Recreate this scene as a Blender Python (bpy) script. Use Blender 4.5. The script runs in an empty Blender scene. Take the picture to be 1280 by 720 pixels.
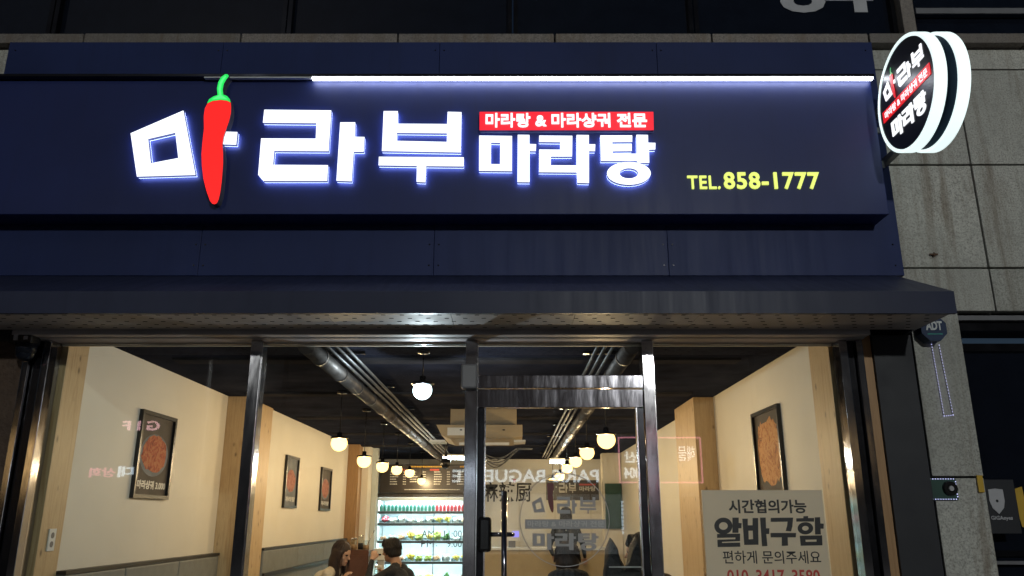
import bpy, bmesh, math, random
from math import radians as R, sin, cos, pi
from mathutils import Vector, Matrix
from mathutils.geometry import tessellate_polygon
import numpy as np

random.seed(7)
scene = bpy.context.scene
C = scene.collection

# ------------------------------------------------------------------ camera
CAM_H, FPX = 1.55, 998.0
PITCH = math.atan(288.0 / FPX)
cd = bpy.data.cameras.new('camera')
cd.sensor_width = 36.0
cd.lens = FPX / 1280.0 * 36.0
cd.clip_start, cd.clip_end = 0.05, 600.0
cam = bpy.data.objects.new('camera', cd)
C.objects.link(cam)
cam.location = (0, 0, CAM_H)
cam.rotation_euler = (R(90) + PITCH, 0, 0)
scene.camera = cam

# ------------------------------------------------------------------ night sky, faint moon
SUN_EL, SUN_AZ = R(28), R(200)
w = bpy.data.worlds.new('World')
scene.world = w
w.use_nodes = True
nt = w.node_tree
bg = nt.nodes['Background']
sky = nt.nodes.new('ShaderNodeTexSky')
sky.sky_type = 'NISHITA'
sky.sun_disc = False
sky.sun_elevation = SUN_EL
sky.sun_rotation = SUN_AZ
sky.ozone_density = 4.0
nt.links.new(sky.outputs[0], bg.inputs[0])
bg.inputs[1].default_value = 0.0065
sd = bpy.data.lights.new('moon', 'SUN')
sd.energy = 0.02
sd.angle = R(2)
sd.color = (0.8, 0.88, 1.0)
moon = bpy.data.objects.new('moon', sd)
C.objects.link(moon)
moon.rotation_euler = (R(62), 0, R(-20))

scene.view_settings.view_transform = 'Standard'
scene.view_settings.look = 'None'
scene.view_settings.exposure = 0.0
scene.view_settings.gamma = 1.0
scene.view_settings.use_curve_mapping = False
scene.cycles.max_bounces = 7
scene.cycles.diffuse_bounces = 4
scene.cycles.glossy_bounces = 3
scene.cycles.transparent_max_bounces = 10
scene.cycles.sample_clamp_indirect = 4.0
scene.cycles.caustics_reflective = False
scene.cycles.caustics_refractive = False

# ------------------------------------------------------------------ measuring: a sight line of the camera met with a plane of the place
def _ray(x, y):
    u = 360.0 - y
    return (x - 640.0, FPX * cos(PITCH) - u * sin(PITCH), u * cos(PITCH) + FPX * sin(PITCH))
def atY(x, y, Y):
    r = _ray(x, y); t = Y / r[1]
    return Vector((r[0] * t, Y, CAM_H + r[2] * t))
def atX(x, y, X):
    r = _ray(x, y); t = X / r[0]
    return Vector((X, r[1] * t, CAM_H + r[2] * t))

# ------------------------------------------------------------------ materials
MATS = {}
def nodes_of(name):
    m = bpy.data.materials.new(name); m.use_nodes = True
    t = m.node_tree
    b = t.nodes['Principled BSDF']
    MATS[name] = m
    return m, t, b
def tex_coord(t, scale=(1, 1, 1), out='Object'):
    tc = t.nodes.new('ShaderNodeTexCoord'); mp = t.nodes.new('ShaderNodeMapping')
    mp.inputs['Scale'].default_value = scale
    t.links.new(tc.outputs[out], mp.inputs[0])
    return mp.outputs[0]
def noise(t, vec, scale, detail=4, rough=0.55, dist=0.0):
    n = t.nodes.new('ShaderNodeTexNoise')
    n.inputs['Scale'].default_value = scale; n.inputs['Detail'].default_value = detail
    n.inputs['Roughness'].default_value = rough; n.inputs['Distortion'].default_value = dist
    t.links.new(vec, n.inputs['Vector'])
    return n.outputs[0]
def ramp(t, fac, stops):
    r = t.nodes.new('ShaderNodeValToRGB')
    el = r.color_ramp.elements
    while len(el) < len(stops): el.new(0.5)
    for e, (p, c) in zip(el, stops):
        e.position = p; e.color = (*c, 1) if len(c) == 3 else c
    t.links.new(fac, r.inputs[0])
    return r.outputs[0]
def mixc(t, a, b, fac, mode='MIX'):
    m = t.nodes.new('ShaderNodeMix'); m.data_type = 'RGBA'; m.blend_type = mode
    for s, v in ((m.inputs[6], a), (m.inputs[7], b)):
        if isinstance(v, tuple): s.default_value = (*v, 1) if len(v) == 3 else v
        else: t.links.new(v, s)
    if isinstance(fac, (int, float)): m.inputs[0].default_value = fac
    else: t.links.new(fac, m.inputs[0])
    return m.outputs[2]
def bump(t, b, h, strength=0.2, dist=0.01):
    n = t.nodes.new('ShaderNodeBump')
    n.inputs['Strength'].default_value = strength; n.inputs['Distance'].default_value = dist
    t.links.new(h, n.inputs['Height']); t.links.new(n.outputs[0], b.inputs['Normal'])
def plain(name, col, rough=0.5, metal=0.0, var=0.15, vscale=6.0, spec=0.5, bmp=0.0, bscale=60.0, rvar=0.0, stretch=(1, 1, 1)):
    m, t, b = nodes_of(name)
    v = tex_coord(t, stretch)
    n = noise(t, v, vscale, 5, 0.6)
    lo = tuple(c * (1 - var) for c in col); hi = tuple(min(1, c * (1 + var)) for c in col)
    t.links.new(ramp(t, n, [(0.3, lo), (0.7, hi)]), b.inputs['Base Color'])
    b.inputs['Roughness'].default_value = rough
    if rvar:
        rr = ramp(t, noise(t, v, vscale * 1.7, 6, 0.65), [(0.3, (rough - rvar,) * 3), (0.7, (rough + rvar,) * 3)])
        t.links.new(rr, b.inputs['Roughness'])
    b.inputs['Metallic'].default_value = metal
    b.inputs['Specular IOR Level'].default_value = spec
    if bmp: bump(t, b, noise(t, v, bscale, 4), bmp, 0.004 if bmp < 0.9 else 0.02)
    return m
def glow(name, col, strength, base=(0.6, 0.6, 0.6)):
    m, t, b = nodes_of(name)
    b.inputs['Base Color'].default_value = (*base, 1)
    b.inputs['Roughness'].default_value = 0.4
    b.inputs['Emission Color'].default_value = (*col, 1)
    b.inputs['Emission Strength'].default_value = strength
    return m
def glass(name, tint=(0.93, 0.96, 0.95), boost=1.0, smear=True):
    m = bpy.data.materials.new(name); m.use_nodes = True; MATS[name] = m
    t = m.node_tree; t.nodes.clear()
    out = t.nodes.new('ShaderNodeOutputMaterial')
    tr = t.nodes.new('ShaderNodeBsdfTransparent'); tr.inputs[0].default_value = (*tint, 1)
    gl = t.nodes.new('ShaderNodeBsdfGlossy'); gl.inputs['Roughness'].default_value = 0.0
    lw = t.nodes.new('ShaderNodeLayerWeight'); lw.inputs[0].default_value = 0.5
    pw = t.nodes.new('ShaderNodeMath'); pw.operation = 'POWER'; pw.inputs[1].default_value = 5.0
    ma = t.nodes.new('ShaderNodeMath'); ma.operation = 'MULTIPLY_ADD'
    ma.inputs[1].default_value = 0.95; ma.inputs[2].default_value = 0.042 * boost
    ma.use_clamp = True
    mx = t.nodes.new('ShaderNodeMixShader')
    t.links.new(lw.outputs['Facing'], pw.inputs[0]); t.links.new(pw.outputs[0], ma.inputs[0])
    t.links.new(ma.outputs[0], mx.inputs[0]); t.links.new(tr.outputs[0], mx.inputs[1]); t.links.new(gl.outputs[0], mx.inputs[2])
    last = mx.outputs[0]
    if smear:   # wiped dust film
        df = t.nodes.new('ShaderNodeBsdfDiffuse'); df.inputs[0].default_value = (0.6, 0.6, 0.6, 1)
        v = tex_coord(t, (1.0, 1.0, 0.6))
        n = ramp(t, noise(t, v, 2.2, 8, 0.7, 1.5), [(0.45, (0.0, 0.0, 0.0)), (0.75, (0.010,) * 3)])
        mx2 = t.nodes.new('ShaderNodeMixShader')
        t.links.new(n, mx2.inputs[0]); t.links.new(last, mx2.inputs[1]); t.links.new(df.outputs[0], mx2.inputs[2])
        last = mx2.outputs[0]
    t.links.new(last, out.inputs[0])
    return m
def granite(name, base, speck=0.5):
    m, t, b = nodes_of(name)
    v = tex_coord(t, out='Generated'); tc = t.nodes.new('ShaderNodeTexCoord'); g = t.nodes.new('ShaderNodeNewGeometry')
    pos = g.outputs['Position']
    fine = noise(t, pos, 95, 3, 0.7)
    mid = noise(t, pos, 28, 4, 0.65)
    big = noise(t, pos, 1.3, 5, 0.6); oi = t.nodes.new('ShaderNodeObjectInfo')
    c1 = ramp(t, fine, [(0.34, tuple(c * (1 - speck) for c in base)), (0.5, base), (0.68, tuple(min(1, c * (1 + 0.5 * speck)) for c in base))])
    c2 = mixc(t, c1, tuple(c * 0.55 for c in base), ramp(t, mid, [(0.52, (0, 0, 0)), (0.72, (0.65, 0.65, 0.65))]))
    mp = t.nodes.new('ShaderNodeMapping'); mp.inputs['Scale'].default_value = (5.0, 5.0, 0.45); t.links.new(pos, mp.inputs[0])
    streak = ramp(t, noise(t, mp.outputs[0], 1.6, 6, 0.7, 0.6), [(0.48, (0, 0, 0)), (0.70, (0.75, 0.75, 0.75))])
    c3 = mixc(t, c2, (0.16, 0.11, 0.065), streak)
    c4 = mixc(t, c3, tuple(c * 0.6 for c in base), ramp(t, big, [(0.42, (0, 0, 0)), (0.7, (0.55, 0.55, 0.55))]))
    c5 = mixc(t, c4, ramp(t, oi.outputs['Random'], [(0.0, (0.72, 0.72, 0.70)), (1.0, (1.0, 0.98, 0.95))]), 1.0, 'MULTIPLY')
    t.links.new(c5, b.inputs['Base Color'])
    b.inputs['Roughness'].default_value = 0.75
    bump(t, b, fine, 0.35, 0.004)
    return m
def wood(name, light, dark, axis='Z', scale=1.0, knots=True, rough=0.5):
    m, t, b = nodes_of(name)
    g = t.nodes.new('ShaderNodeNewGeometry'); oi = t.nodes.new('ShaderNodeObjectInfo')
    mp = t.nodes.new('ShaderNodeMapping')
    st = {'Z': (9, 9, 0.55), 'X': (0.55, 9, 9), 'Y': (9, 0.55, 9)}[axis]
    mp.inputs['Scale'].default_value = tuple(s * scale for s in st)
    ad = t.nodes.new('ShaderNodeVectorMath'); ad.operation = 'ADD'
    t.links.new(g.outputs['Position'], ad.inputs[0])
    cb = t.nodes.new('ShaderNodeCombineXYZ')
    ml = t.nodes.new('ShaderNodeMath'); ml.operation = 'MULTIPLY'; ml.inputs[1].default_value = 37.0
    t.links.new(oi.outputs['Random'], ml.inputs[0])
    for k in range(3): t.links.new(ml.outputs[0], cb.inputs[k])
    t.links.new(cb.outputs[0], ad.inputs[1])
    t.links.new(ad.outputs[0], mp.inputs[0])
    gr = noise(t, mp.outputs[0], 2.4, 8, 0.62, 1.6)
    fib = noise(t, mp.outputs[0], 14, 4, 0.7)
    c1 = ramp(t, gr, [(0.32, dark), (0.5, light), (0.64, tuple(0.5 * (a + c) for a, c in zip(light, dark))), (0.8, light)])
    c2 = mixc(t, c1, tuple(c * 0.72 for c in dark), ramp(t, fib, [(0.5, (0, 0, 0)), (0.8, (0.5,) * 3)]))
    if knots:
        mp2 = t.nodes.new('ShaderNodeMapping'); mp2.inputs['Scale'].default_value = (8, 8, 4.5)
        t.links.new(ad.outputs[0], mp2.inputs[0])
        vo = t.nodes.new('ShaderNodeTexVoronoi'); vo.inputs['Scale'].default_value = 1.25
        t.links.new(mp2.outputs[0], vo.inputs['Vector'])
        kf = ramp(t, vo.outputs['Distance'], [(0.05, (0.85,) * 3), (0.12, (0.35,) * 3), (0.17, (0, 0, 0))])
        c2 = mixc(t, c2, tuple(c * 0.3 for c in dark), kf)
    t.links.new(c2, b.inputs['Base Color'])
    b.inputs['Roughness'].default_value = rough
    bump(t, b, gr, 0.15, 0.003)
    return m
def steel(name, col, rough, wav=0.25, wscale=3.0, stretch=(1, 1, 1)):
    m, t, b = nodes_of(name)
    g = t.nodes.new('ShaderNodeNewGeometry')
    mp = t.nodes.new('ShaderNodeMapping'); mp.inputs['Scale'].default_value = stretch
    t.links.new(g.outputs['Position'], mp.inputs[0])
    b.inputs['Base Color'].default_value = (*col, 1); b.inputs['Metallic'].default_value = 1.0
    t.links.new(ramp(t, noise(t, mp.outputs[0], 25, 6, 0.7), [(0.3, (rough * 0.7,) * 3), (0.75, (rough * 1.6,) * 3)]), b.inputs['Roughness'])
    if wav: bump(t, b, noise(t, mp.outputs[0], wscale, 2, 0.4), wav, 0.03)
    return m

def sheet(name, col, rough, wav=0.12, spec=0.22):
    m, t, b = nodes_of(name)
    b.inputs['Specular IOR Level'].default_value = spec
    g = t.nodes.new('ShaderNodeNewGeometry'); pos = g.outputs['Position']
    mp = t.nodes.new('ShaderNodeMapping'); mp.inputs['Scale'].default_value = (9.0, 1.0, 0.5); t.links.new(pos, mp.inputs[0])
    st = noise(t, mp.outputs[0], 1.5, 7, 0.7, 0.4); bl = noise(t, pos, 0.9, 5, 0.6); fn_ = noise(t, pos, 120, 3, 0.6)
    c1 = ramp(t, bl, [(0.3, tuple(c * 0.8 for c in col)), (0.7, tuple(c * 1.2 for c in col))])
    c2 = mixc(t, c1, tuple(c * 0.7 + 0.004 for c in col), ramp(t, st, [(0.52, (0, 0, 0)), (0.75, (0.5,) * 3)]))
    t.links.new(c2, b.inputs['Base Color'])
    rr = mixc(t, ramp(t, st, [(0.3, (rough - .1,) * 3), (0.7, (rough + .1,) * 3)]), ramp(t, fn_, [(0.3, (rough - .05,) * 3), (0.7, (rough + .05,) * 3)]), 0.4)
    t.links.new(rr, b.inputs['Roughness'])
    bump(t, b, noise(t, pos, 2.2, 2, 0.4), wav, 0.04)
    return m
M = MATS
granite('granite', (0.54, 0.545, 0.51))
granite('granite_ledge', (0.27, 0.24, 0.22))
plain('joint_grime', (0.05, 0.045, 0.04), 0.9, var=0.4, vscale=12)
sheet('navy_panel', (0.013, 0.023, 0.110), 0.46, 0.08, 0.35)
sheet('fascia_panel', (0.016, 0.027, 0.098), 0.5)
sheet('canopy_metal', (0.026, 0.031, 0.062), 0.45)
plain('soffit_metal', (0.42, 0.39, 0.40), 0.58, var=0.15, vscale=3, rvar=0.08)
plain('black_void', (0.004, 0.004, 0.005), 0.9, var=0.1)
plain('black_cladding', (0.010, 0.011, 0.016), 0.55, var=0.3, vscale=2, rvar=0.1)
plain('dark_frame', (0.018, 0.018, 0.022), 0.22, metal=0.7, var=0.2, rvar=0.06)
steel('bronze_steel', (0.42, 0.41, 0.43), 0.10, 0.10, 2.5, (1, 1, 0.3))
steel('polished_steel', (0.30, 0.29, 0.32), 0.10, 0.3, 2.2, (2.2, 1.0, 0.35))
steel('bright_edge', (0.8, 0.8, 0.82), 0.12, 0.0)
plain('window_dark', (0.006, 0.008, 0.014), 0.06, var=0.2, spec=0.5)
plain('cream_paint', (0.80, 0.74, 0.63), 0.62, var=0.06, vscale=0.9, bmp=0.05, bscale=80)
plain('white_paint', (0.72, 0.71, 0.68), 0.6, var=0.05, vscale=1.5, bmp=0.04)
plain('ceiling_black', (0.024, 0.026, 0.040), 0.9, spec=0.0, var=0.35, vscale=3, bmp=0.2, bscale=25)
plain('beam_grey', (0.038, 0.036, 0.040), 0.9, spec=0.0, var=0.3, vscale=4)
plain('upholstery', (0.20, 0.205, 0.19), 0.6, var=0.12, vscale=9, bmp=0.15, bscale=160)
plain('upholstery_green', (0.13, 0.18, 0.08), 0.6, var=0.12, vscale=9)
plain('dark_trim', (0.02, 0.018, 0.016), 0.45, var=0.2)
plain('duct_metal', (0.11, 0.10, 0.095), 0.5, metal=0.5, var=0.4, vscale=7, rvar=0.15, bmp=0.2, bscale=20)
plain('conduit_metal', (0.17, 0.17, 0.175), 0.45, metal=0.6, var=0.3, vscale=8)
plain('tan_laminate', (0.46, 0.36, 0.22), 0.5, var=0.08)
plain('white_plastic', (0.75, 0.75, 0.73), 0.35, var=0.04)
plain('grey_plastic', (0.16, 0.16, 0.17), 0.4, var=0.1)
plain('black_plastic', (0.008, 0.008, 0.009), 0.25, var=0.2, rvar=0.05)
plain('floor_tile', (0.16, 0.15, 0.14), 0.3, var=0.2, vscale=3, rvar=0.08)
plain('asphalt', (0.045, 0.045, 0.047), 0.85, var=0.35, vscale=30, bmp=0.5, bscale=180)
plain('paver', (0.17, 0.16, 0.155), 0.8, var=0.25, vscale=5, bmp=0.3)
plain('kerb_stone', (0.26, 0.26, 0.25), 0.8, var=0.2, vscale=20, bmp=0.3)
plain('poster_dark', (0.075, 0.06, 0.05), 0.6, spec=0.15, var=0.3, vscale=5)
plain('poster_blue', (0.16, 0.17, 0.19), 0.6, spec=0.15, var=0.3, vscale=5)
plain('frame_black', (0.008, 0.007, 0.007), 0.3, var=0.2)
plain('print_pale', (0.62, 0.55, 0.45), 0.35, var=0.1)
plain('print_red', (0.5, 0.06, 0.04), 0.4, var=0.2)
plain('print_yellow', (0.75, 0.42, 0.04), 0.4, var=0.15)
plain('print_white', (0.58, 0.56, 0.52), 0.4, var=0.05)
plain('print_black', (0.010, 0.009, 0.009), 0.5, var=0.2)
plain('notice_white', (0.82, 0.75, 0.60), 0.45, var=0.04, vscale=3)
_t = MATS['notice_white'].node_tree; _o = _t.nodes['Material Output']
_tl = _t.nodes.new('ShaderNodeBsdfTranslucent'); _tl.inputs[0].default_value = (0.85, 0.80, 0.68, 1)
_mx = _t.nodes.new('ShaderNodeMixShader'); _mx.inputs[0].default_value = 0.38
_t.links.new(_t.nodes['Principled BSDF'].outputs[0], _mx.inputs[1]); _t.links.new(_tl.outputs[0], _mx.inputs[2]); _t.links.new(_mx.outputs[0], _o.inputs[0])
plain('notice_red', (0.55, 0.05, 0.035), 0.45, var=0.1)
plain('decal_grey', (0.40, 0.39, 0.38), 0.55, var=0.08)
plain('decal_hours', (0.10, 0.10, 0.10), 0.55, var=0.08)
plain('decal_red', (0.14, 0.02, 0.018), 0.5, var=0.1)
plain('board_black', (0.028, 0.020, 0.016), 0.35, var=0.2)
plain('green_board', (0.012, 0.055, 0.04), 0.5, var=0.25)
plain('tile_white', (0.62, 0.66, 0.64), 0.25, var=0.05)
plain('brown_cabinet', (0.11, 0.045, 0.028), 0.35, var=0.2, vscale=6)
plain('badge_blue', (0.008, 0.025, 0.075), 0.6, var=0.15)
plain('badge_white', (0.6, 0.62, 0.62), 0.35, var=0.08)
plain('shield_white', (0.42, 0.42, 0.44), 0.4, var=0.1)
plain('sticker_yellow', (0.55, 0.34, 0.03), 0.5, var=0.15)
plain('rust', (0.09, 0.045, 0.025), 0.8, var=0.4, vscale=40)
plain('skin', (0.50, 0.30, 0.21), 0.5, var=0.08, vscale=12)
plain('hair_black', (0.012, 0.009, 0.008), 0.62, var=0.4, vscale=30, bmp=0.6, bscale=50, stretch=(3, 3, 0.4))
plain('hair_brown', (0.030, 0.015, 0.010), 0.6, var=0.4, vscale=30, bmp=0.6, bscale=50, stretch=(3, 3, 0.4))
plain('knit_cream', (0.64, 0.56, 0.44), 0.85, var=0.1, vscale=20, bmp=1.0, bscale=22)
plain('cloth_dark', (0.022, 0.023, 0.027), 0.8, var=0.3, vscale=14, bmp=1.0, bscale=22)
plain('cloth_black', (0.008, 0.009, 0.012), 0.6, var=0.3, vscale=14, bmp=1.0, bscale=22)
plain('cloth_brown', (0.075, 0.048, 0.032), 0.8, var=0.2, vscale=14, bmp=1.0, bscale=22)
plain('denim', (0.03, 0.04, 0.07), 0.8, var=0.2, vscale=30)
plain('scarf_red', (0.30, 0.03, 0.03), 0.8, var=0.2, vscale=20)
plain('mask_white', (0.7, 0.72, 0.74), 0.7, var=0.05)
plain('ceramic', (0.7, 0.69, 0.66), 0.2, var=0.04)
plain('broth_red', (0.30, 0.05, 0.015), 0.2, var=0.3, vscale=20)
plain('leaf_green', (0.06, 0.16, 0.03), 0.5, var=0.35, vscale=25)
plain('pack_teal', (0.04, 0.30, 0.25), 0.35, var=0.2, vscale=25)
plain('pack_red', (0.60, 0.06, 0.08), 0.35, var=0.2, vscale=25)
plain('pack_yellow', (0.70, 0.55, 0.10), 0.45, var=0.35, vscale=30)
plain('pack_lime', (0.42, 0.52, 0.12), 0.45, var=0.35, vscale=30)
plain('pack_tan', (0.50, 0.30, 0.17), 0.45, var=0.35, vscale=30)
plain('pack_white', (0.70, 0.70, 0.66), 0.4, var=0.1, vscale=30)
plain('shelf_dark', (0.06, 0.075, 0.08), 0.4, var=0.1)
plain('cooler_white', (0.66, 0.75, 0.77), 0.35, var=0.03)
plain('brick_far', (0.045, 0.035, 0.032), 0.85, var=0.3, vscale=3)
plain('render_far', (0.055, 0.055, 0.06), 0.85, var=0.2, vscale=1)
wood('pine_panel', (0.62, 0.44, 0.24), (0.46, 0.29, 0.135))
wood('brown_wood', (0.40, 0.23, 0.10), (0.28, 0.15, 0.06), knots=False)
wood('table_wood', (0.24, 0.12, 0.06), (0.14, 0.065, 0.03), 'X', knots=False, rough=0.3)
glass('shop_glass')
glass('door_glass', (0.90, 0.93, 0.92), 1.0)
glass('jar_glass', (0.85, 0.9, 0.9), 1.5, False)
# things that give off light
glow('letter_white', (0.86, 0.92, 1.0), 1.5)
glow('banner_white', (0.95, 0.97, 1.0), 1.15)
glow('letter_side', (0.36, 0.44, 1.0), 0.30, (0.25, 0.27, 0.36))  # blue emission on the sides imitates the halo along the letter edges
glow('letter_halo', (0.40, 0.50, 1.0), 9.0)  # added blue glow, imitates the glare halo round the letters
glow('chilli_red', (1.0, 0.012, 0.010), 1.0, (0.6, 0.02, 0.02))
glow('chilli_green', (0.01, 0.72, 0.10), 1.0, (0.05, 0.5, 0.1))
glow('chilli_green_light', (0.10, 0.85, 0.24), 1.0, (0.05, 0.5, 0.1))
plain('chilli_side', (0.15, 0.15, 0.17), 0.45, var=0.1)
glow('banner_red', (1.0, 0.010, 0.028), 0.95, (0.6, 0.02, 0.03))
glow('tel_yellow', (0.78, 0.90, 0.16), 0.95, (0.6, 0.65, 0.2))
glow('strip_led', (0.88, 0.92, 1.0), 15.0)
glow('disc_rim', (0.80, 0.96, 0.95), 1.05, (0.7, 0.75, 0.75))
plain('disc_face', (0.012, 0.012, 0.016), 0.3, var=0.1)
glow('disc_white', (0.95, 0.97, 1.0), 1.15)
glow('disc_red', (0.85, 0.012, 0.02), 0.8, (0.5, 0.02, 0.02))
glow('disc_green', (0.03, 0.5, 0.10), 0.8)
plain('disc_core', (0.05, 0.085, 0.13), 0.35, var=0.2)
def frosted(name, col, strength, thru):
    m = bpy.data.materials.new(name); m.use_nodes = True; MATS[name] = m
    t = m.node_tree; t.nodes.clear()
    out = t.nodes.new('ShaderNodeOutputMaterial'); em = t.nodes.new('ShaderNodeEmission'); tr = t.nodes.new('ShaderNodeBsdfTransparent'); mx = t.nodes.new('ShaderNodeMixShader')
    em.inputs[0].default_value = (*col, 1); em.inputs[1].default_value = strength; mx.inputs[0].default_value = 1 - thru
    t.links.new(tr.outputs[0], mx.inputs[1]); t.links.new(em.outputs[0], mx.inputs[2]); t.links.new(mx.outputs[0], out.inputs[0])
frosted('bulb_warm', (1.0, 0.58, 0.19), 7.5, 0.6)
frosted('bulb_cool', (0.72, 0.90, 1.0), 14.0, 0.6)
glow('tube_cool', (0.85, 0.94, 1.0), 85.0)
glow('cooler_led', (0.74, 0.94, 1.0), 115.0)
glow('led_dot', (0.55, 0.56, 1.0), 1.2)
glow('screen_blue', (0.03, 0.05, 0.9), 1.2)
glow('far_white', (0.75, 0.88, 1.0), 6.0)
glow('far_pink', (1.0, 0.30, 0.42), 4.2)
glow('far_redwhite', (1.0, 0.55, 0.6), 6.0)
glow('far_window_warm', (1.0, 0.62, 0.22), 2.0)
glow('far_window_white', (0.85, 0.93, 1.0), 0.10)
plain('far_pane', (0.035, 0.035, 0.04), 0.6, var=0.1)
glow('far_window_dim', (0.75, 0.70, 0.80), 0.06)
glow('far_window_blue', (0.5, 0.6, 0.9), 0.05)
frosted('street_head', (0.96, 1.0, 0.96), 3.0, 0.7)

def printed_bowl(name, hot, pale):
    m, t, b = nodes_of(name)
    v = tex_coord(t)
    n = noise(t, v, 11, 6, 0.8, 2.0)
    t.links.new(ramp(t, n, [(0.36, tuple(c * 0.25 for c in hot)), (0.47, hot), (0.56, pale), (0.66, hot), (0.75, tuple(c * 0.4 for c in hot))]), b.inputs['Base Color'])
    b.inputs['Roughness'].default_value = 0.6; b.inputs['Specular IOR Level'].default_value = 0.15
    return m
printed_bowl('food_red', (0.42, 0.065, 0.025), (0.50, 0.18, 0.07))
printed_bowl('food_orange', (0.52, 0.20, 0.06), (0.60, 0.32, 0.12))
printed_bowl('food_pink', (0.36, 0.10, 0.07), (0.42, 0.20, 0.14))

# ------------------------------------------------------------------ mesh building
class MB:
    def __init__(s): s.v, s.f, s.m, s.sm = [], [], [], []
    def add(s, vs, fs, mi=0, smooth=False):
        o = len(s.v); s.v += [tuple(x) for x in vs]
        for f in fs: s.f.append(tuple(i + o for i in f)); s.m.append(mi); s.sm.append(smooth)
        return s
    def box(s, x0, x1, y0, y1, z0, z1, mi=0, bev=0.0):
        x0, x1 = sorted((x0, x1)); y0, y1 = sorted((y0, y1)); z0, z1 = sorted((z0, z1))
        if bev:
            b = bmesh.new()
            vs = [b.verts.new((x, y, z)) for x in (x0, x1) for y in (y0, y1) for z in (z0, z1)]
            for f in ((0, 1, 3, 2), (4, 6, 7, 5), (0, 4, 5, 1), (2, 3, 7, 6), (0, 2, 6, 4), (1, 5, 7, 3)):
                b.faces.new([vs[i] for i in f])
            bmesh.ops.bevel(b, geom=list(b.edges), offset=bev, segments=2, profile=0.5, affect='EDGES')
            b.verts.index_update()
            s.add([v.co[:] for v in b.verts], [[v.index for v in f.verts] for f in b.faces], mi); b.free()
            return s
        vs = [(x, y, z) for x in (x0, x1) for y in (y0, y1) for z in (z0, z1)]
        return s.add(vs, ((0, 1, 3, 2), (4, 6, 7, 5), (0, 4, 5, 1), (2, 3, 7, 6), (0, 2, 6, 4), (1, 5, 7, 3)), mi)
    def prism(s, loops, fn, d0, d1, mi=0, side=None):
        """flat shape with holes, (u,v) loops, between offsets d0 (back) and d1 (front); fn(u,v,w) -> point"""
        side = mi if side is None else side
        flat = [p for l in loops for p in l]
        tri = tessellate_polygon([[Vector((p[0], p[1], 0)) for p in l] for l in loops])
        n = len(flat)
        s.add([fn(p[0], p[1], d1) for p in flat], tri, mi)
        s.add([fn(p[0], p[1], d0) for p in flat], [t[::-1] for t in tri], side)
        for l in loops:
            k = len(l)
            vs = [fn(p[0], p[1], d0) for p in l] + [fn(p[0], p[1], d1) for p in l]
            s.add(vs, [(i, (i + 1) % k, k + (i + 1) % k, k + i) for i in range(k)], side)
        return s
    def cyl(s, p0, p1, r0, r1=None, n=12, mi=0, caps=True, smooth=True):
        r1 = r0 if r1 is None else r1
        p0, p1 = Vector(p0), Vector(p1); d = (p1 - p0).normalized()
        a = d.orthogonal().normalized(); b = d.cross(a)
        vs = [p0 + r0 * (cos(2 * pi * i / n) * a + sin(2 * pi * i / n) * b) for i in range(n)]
        vs += [p1 + r1 * (cos(2 * pi * i / n) * a + sin(2 * pi * i / n) * b) for i in range(n)]
        s.add(vs, [(i, (i + 1) % n, n + (i + 1) % n, n + i) for i in range(n)], mi, smooth)
        if caps: s.add(vs, [tuple(range(n))[::-1], tuple(range(n, 2 * n))], mi)
        return s
    def tube(s, pts, r, n=8, mi=0):
        for a, b in zip(pts[:-1], pts[1:]): s.cyl(a, b, r, n=n, mi=mi)
        return s
    def lathe(s, prof, c=(0, 0, 0), n=16, mi=0, smooth=True):
        vs = [(c[0] + r * cos(2 * pi * i / n), c[1] + r * sin(2 * pi * i / n), c[2] + z) for r, z in prof for i in range(n)]
        fs = [(j * n + i, j * n + (i + 1) % n, (j + 1) * n + (i + 1) % n, (j + 1) * n + i) for j in range(len(prof) - 1) for i in range(n)]
        return s.add(vs, fs, mi, smooth)
    def ball(s, c, r, nu=16, nv=10, mi=0, z0=-pi / 2, z1=pi / 2):
        rx, ry, rz = (r, r, r) if isinstance(r, (int, float)) else r
        vs = []
        for j in range(nv + 1):
            a = z0 + (z1 - z0) * j / nv
            for i in range(nu):
                vs.append((c[0] + rx * cos(a) * cos(2 * pi * i / nu), c[1] + ry * cos(a) * sin(2 * pi * i / nu), c[2] + rz * sin(a)))
        fs = [(j * nu + i, j * nu + (i + 1) % nu, (j + 1) * nu + (i + 1) % nu, (j + 1) * nu + i) for j in range(nv) for i in range(nu)]
        return s.add(vs, fs, mi, True)

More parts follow.
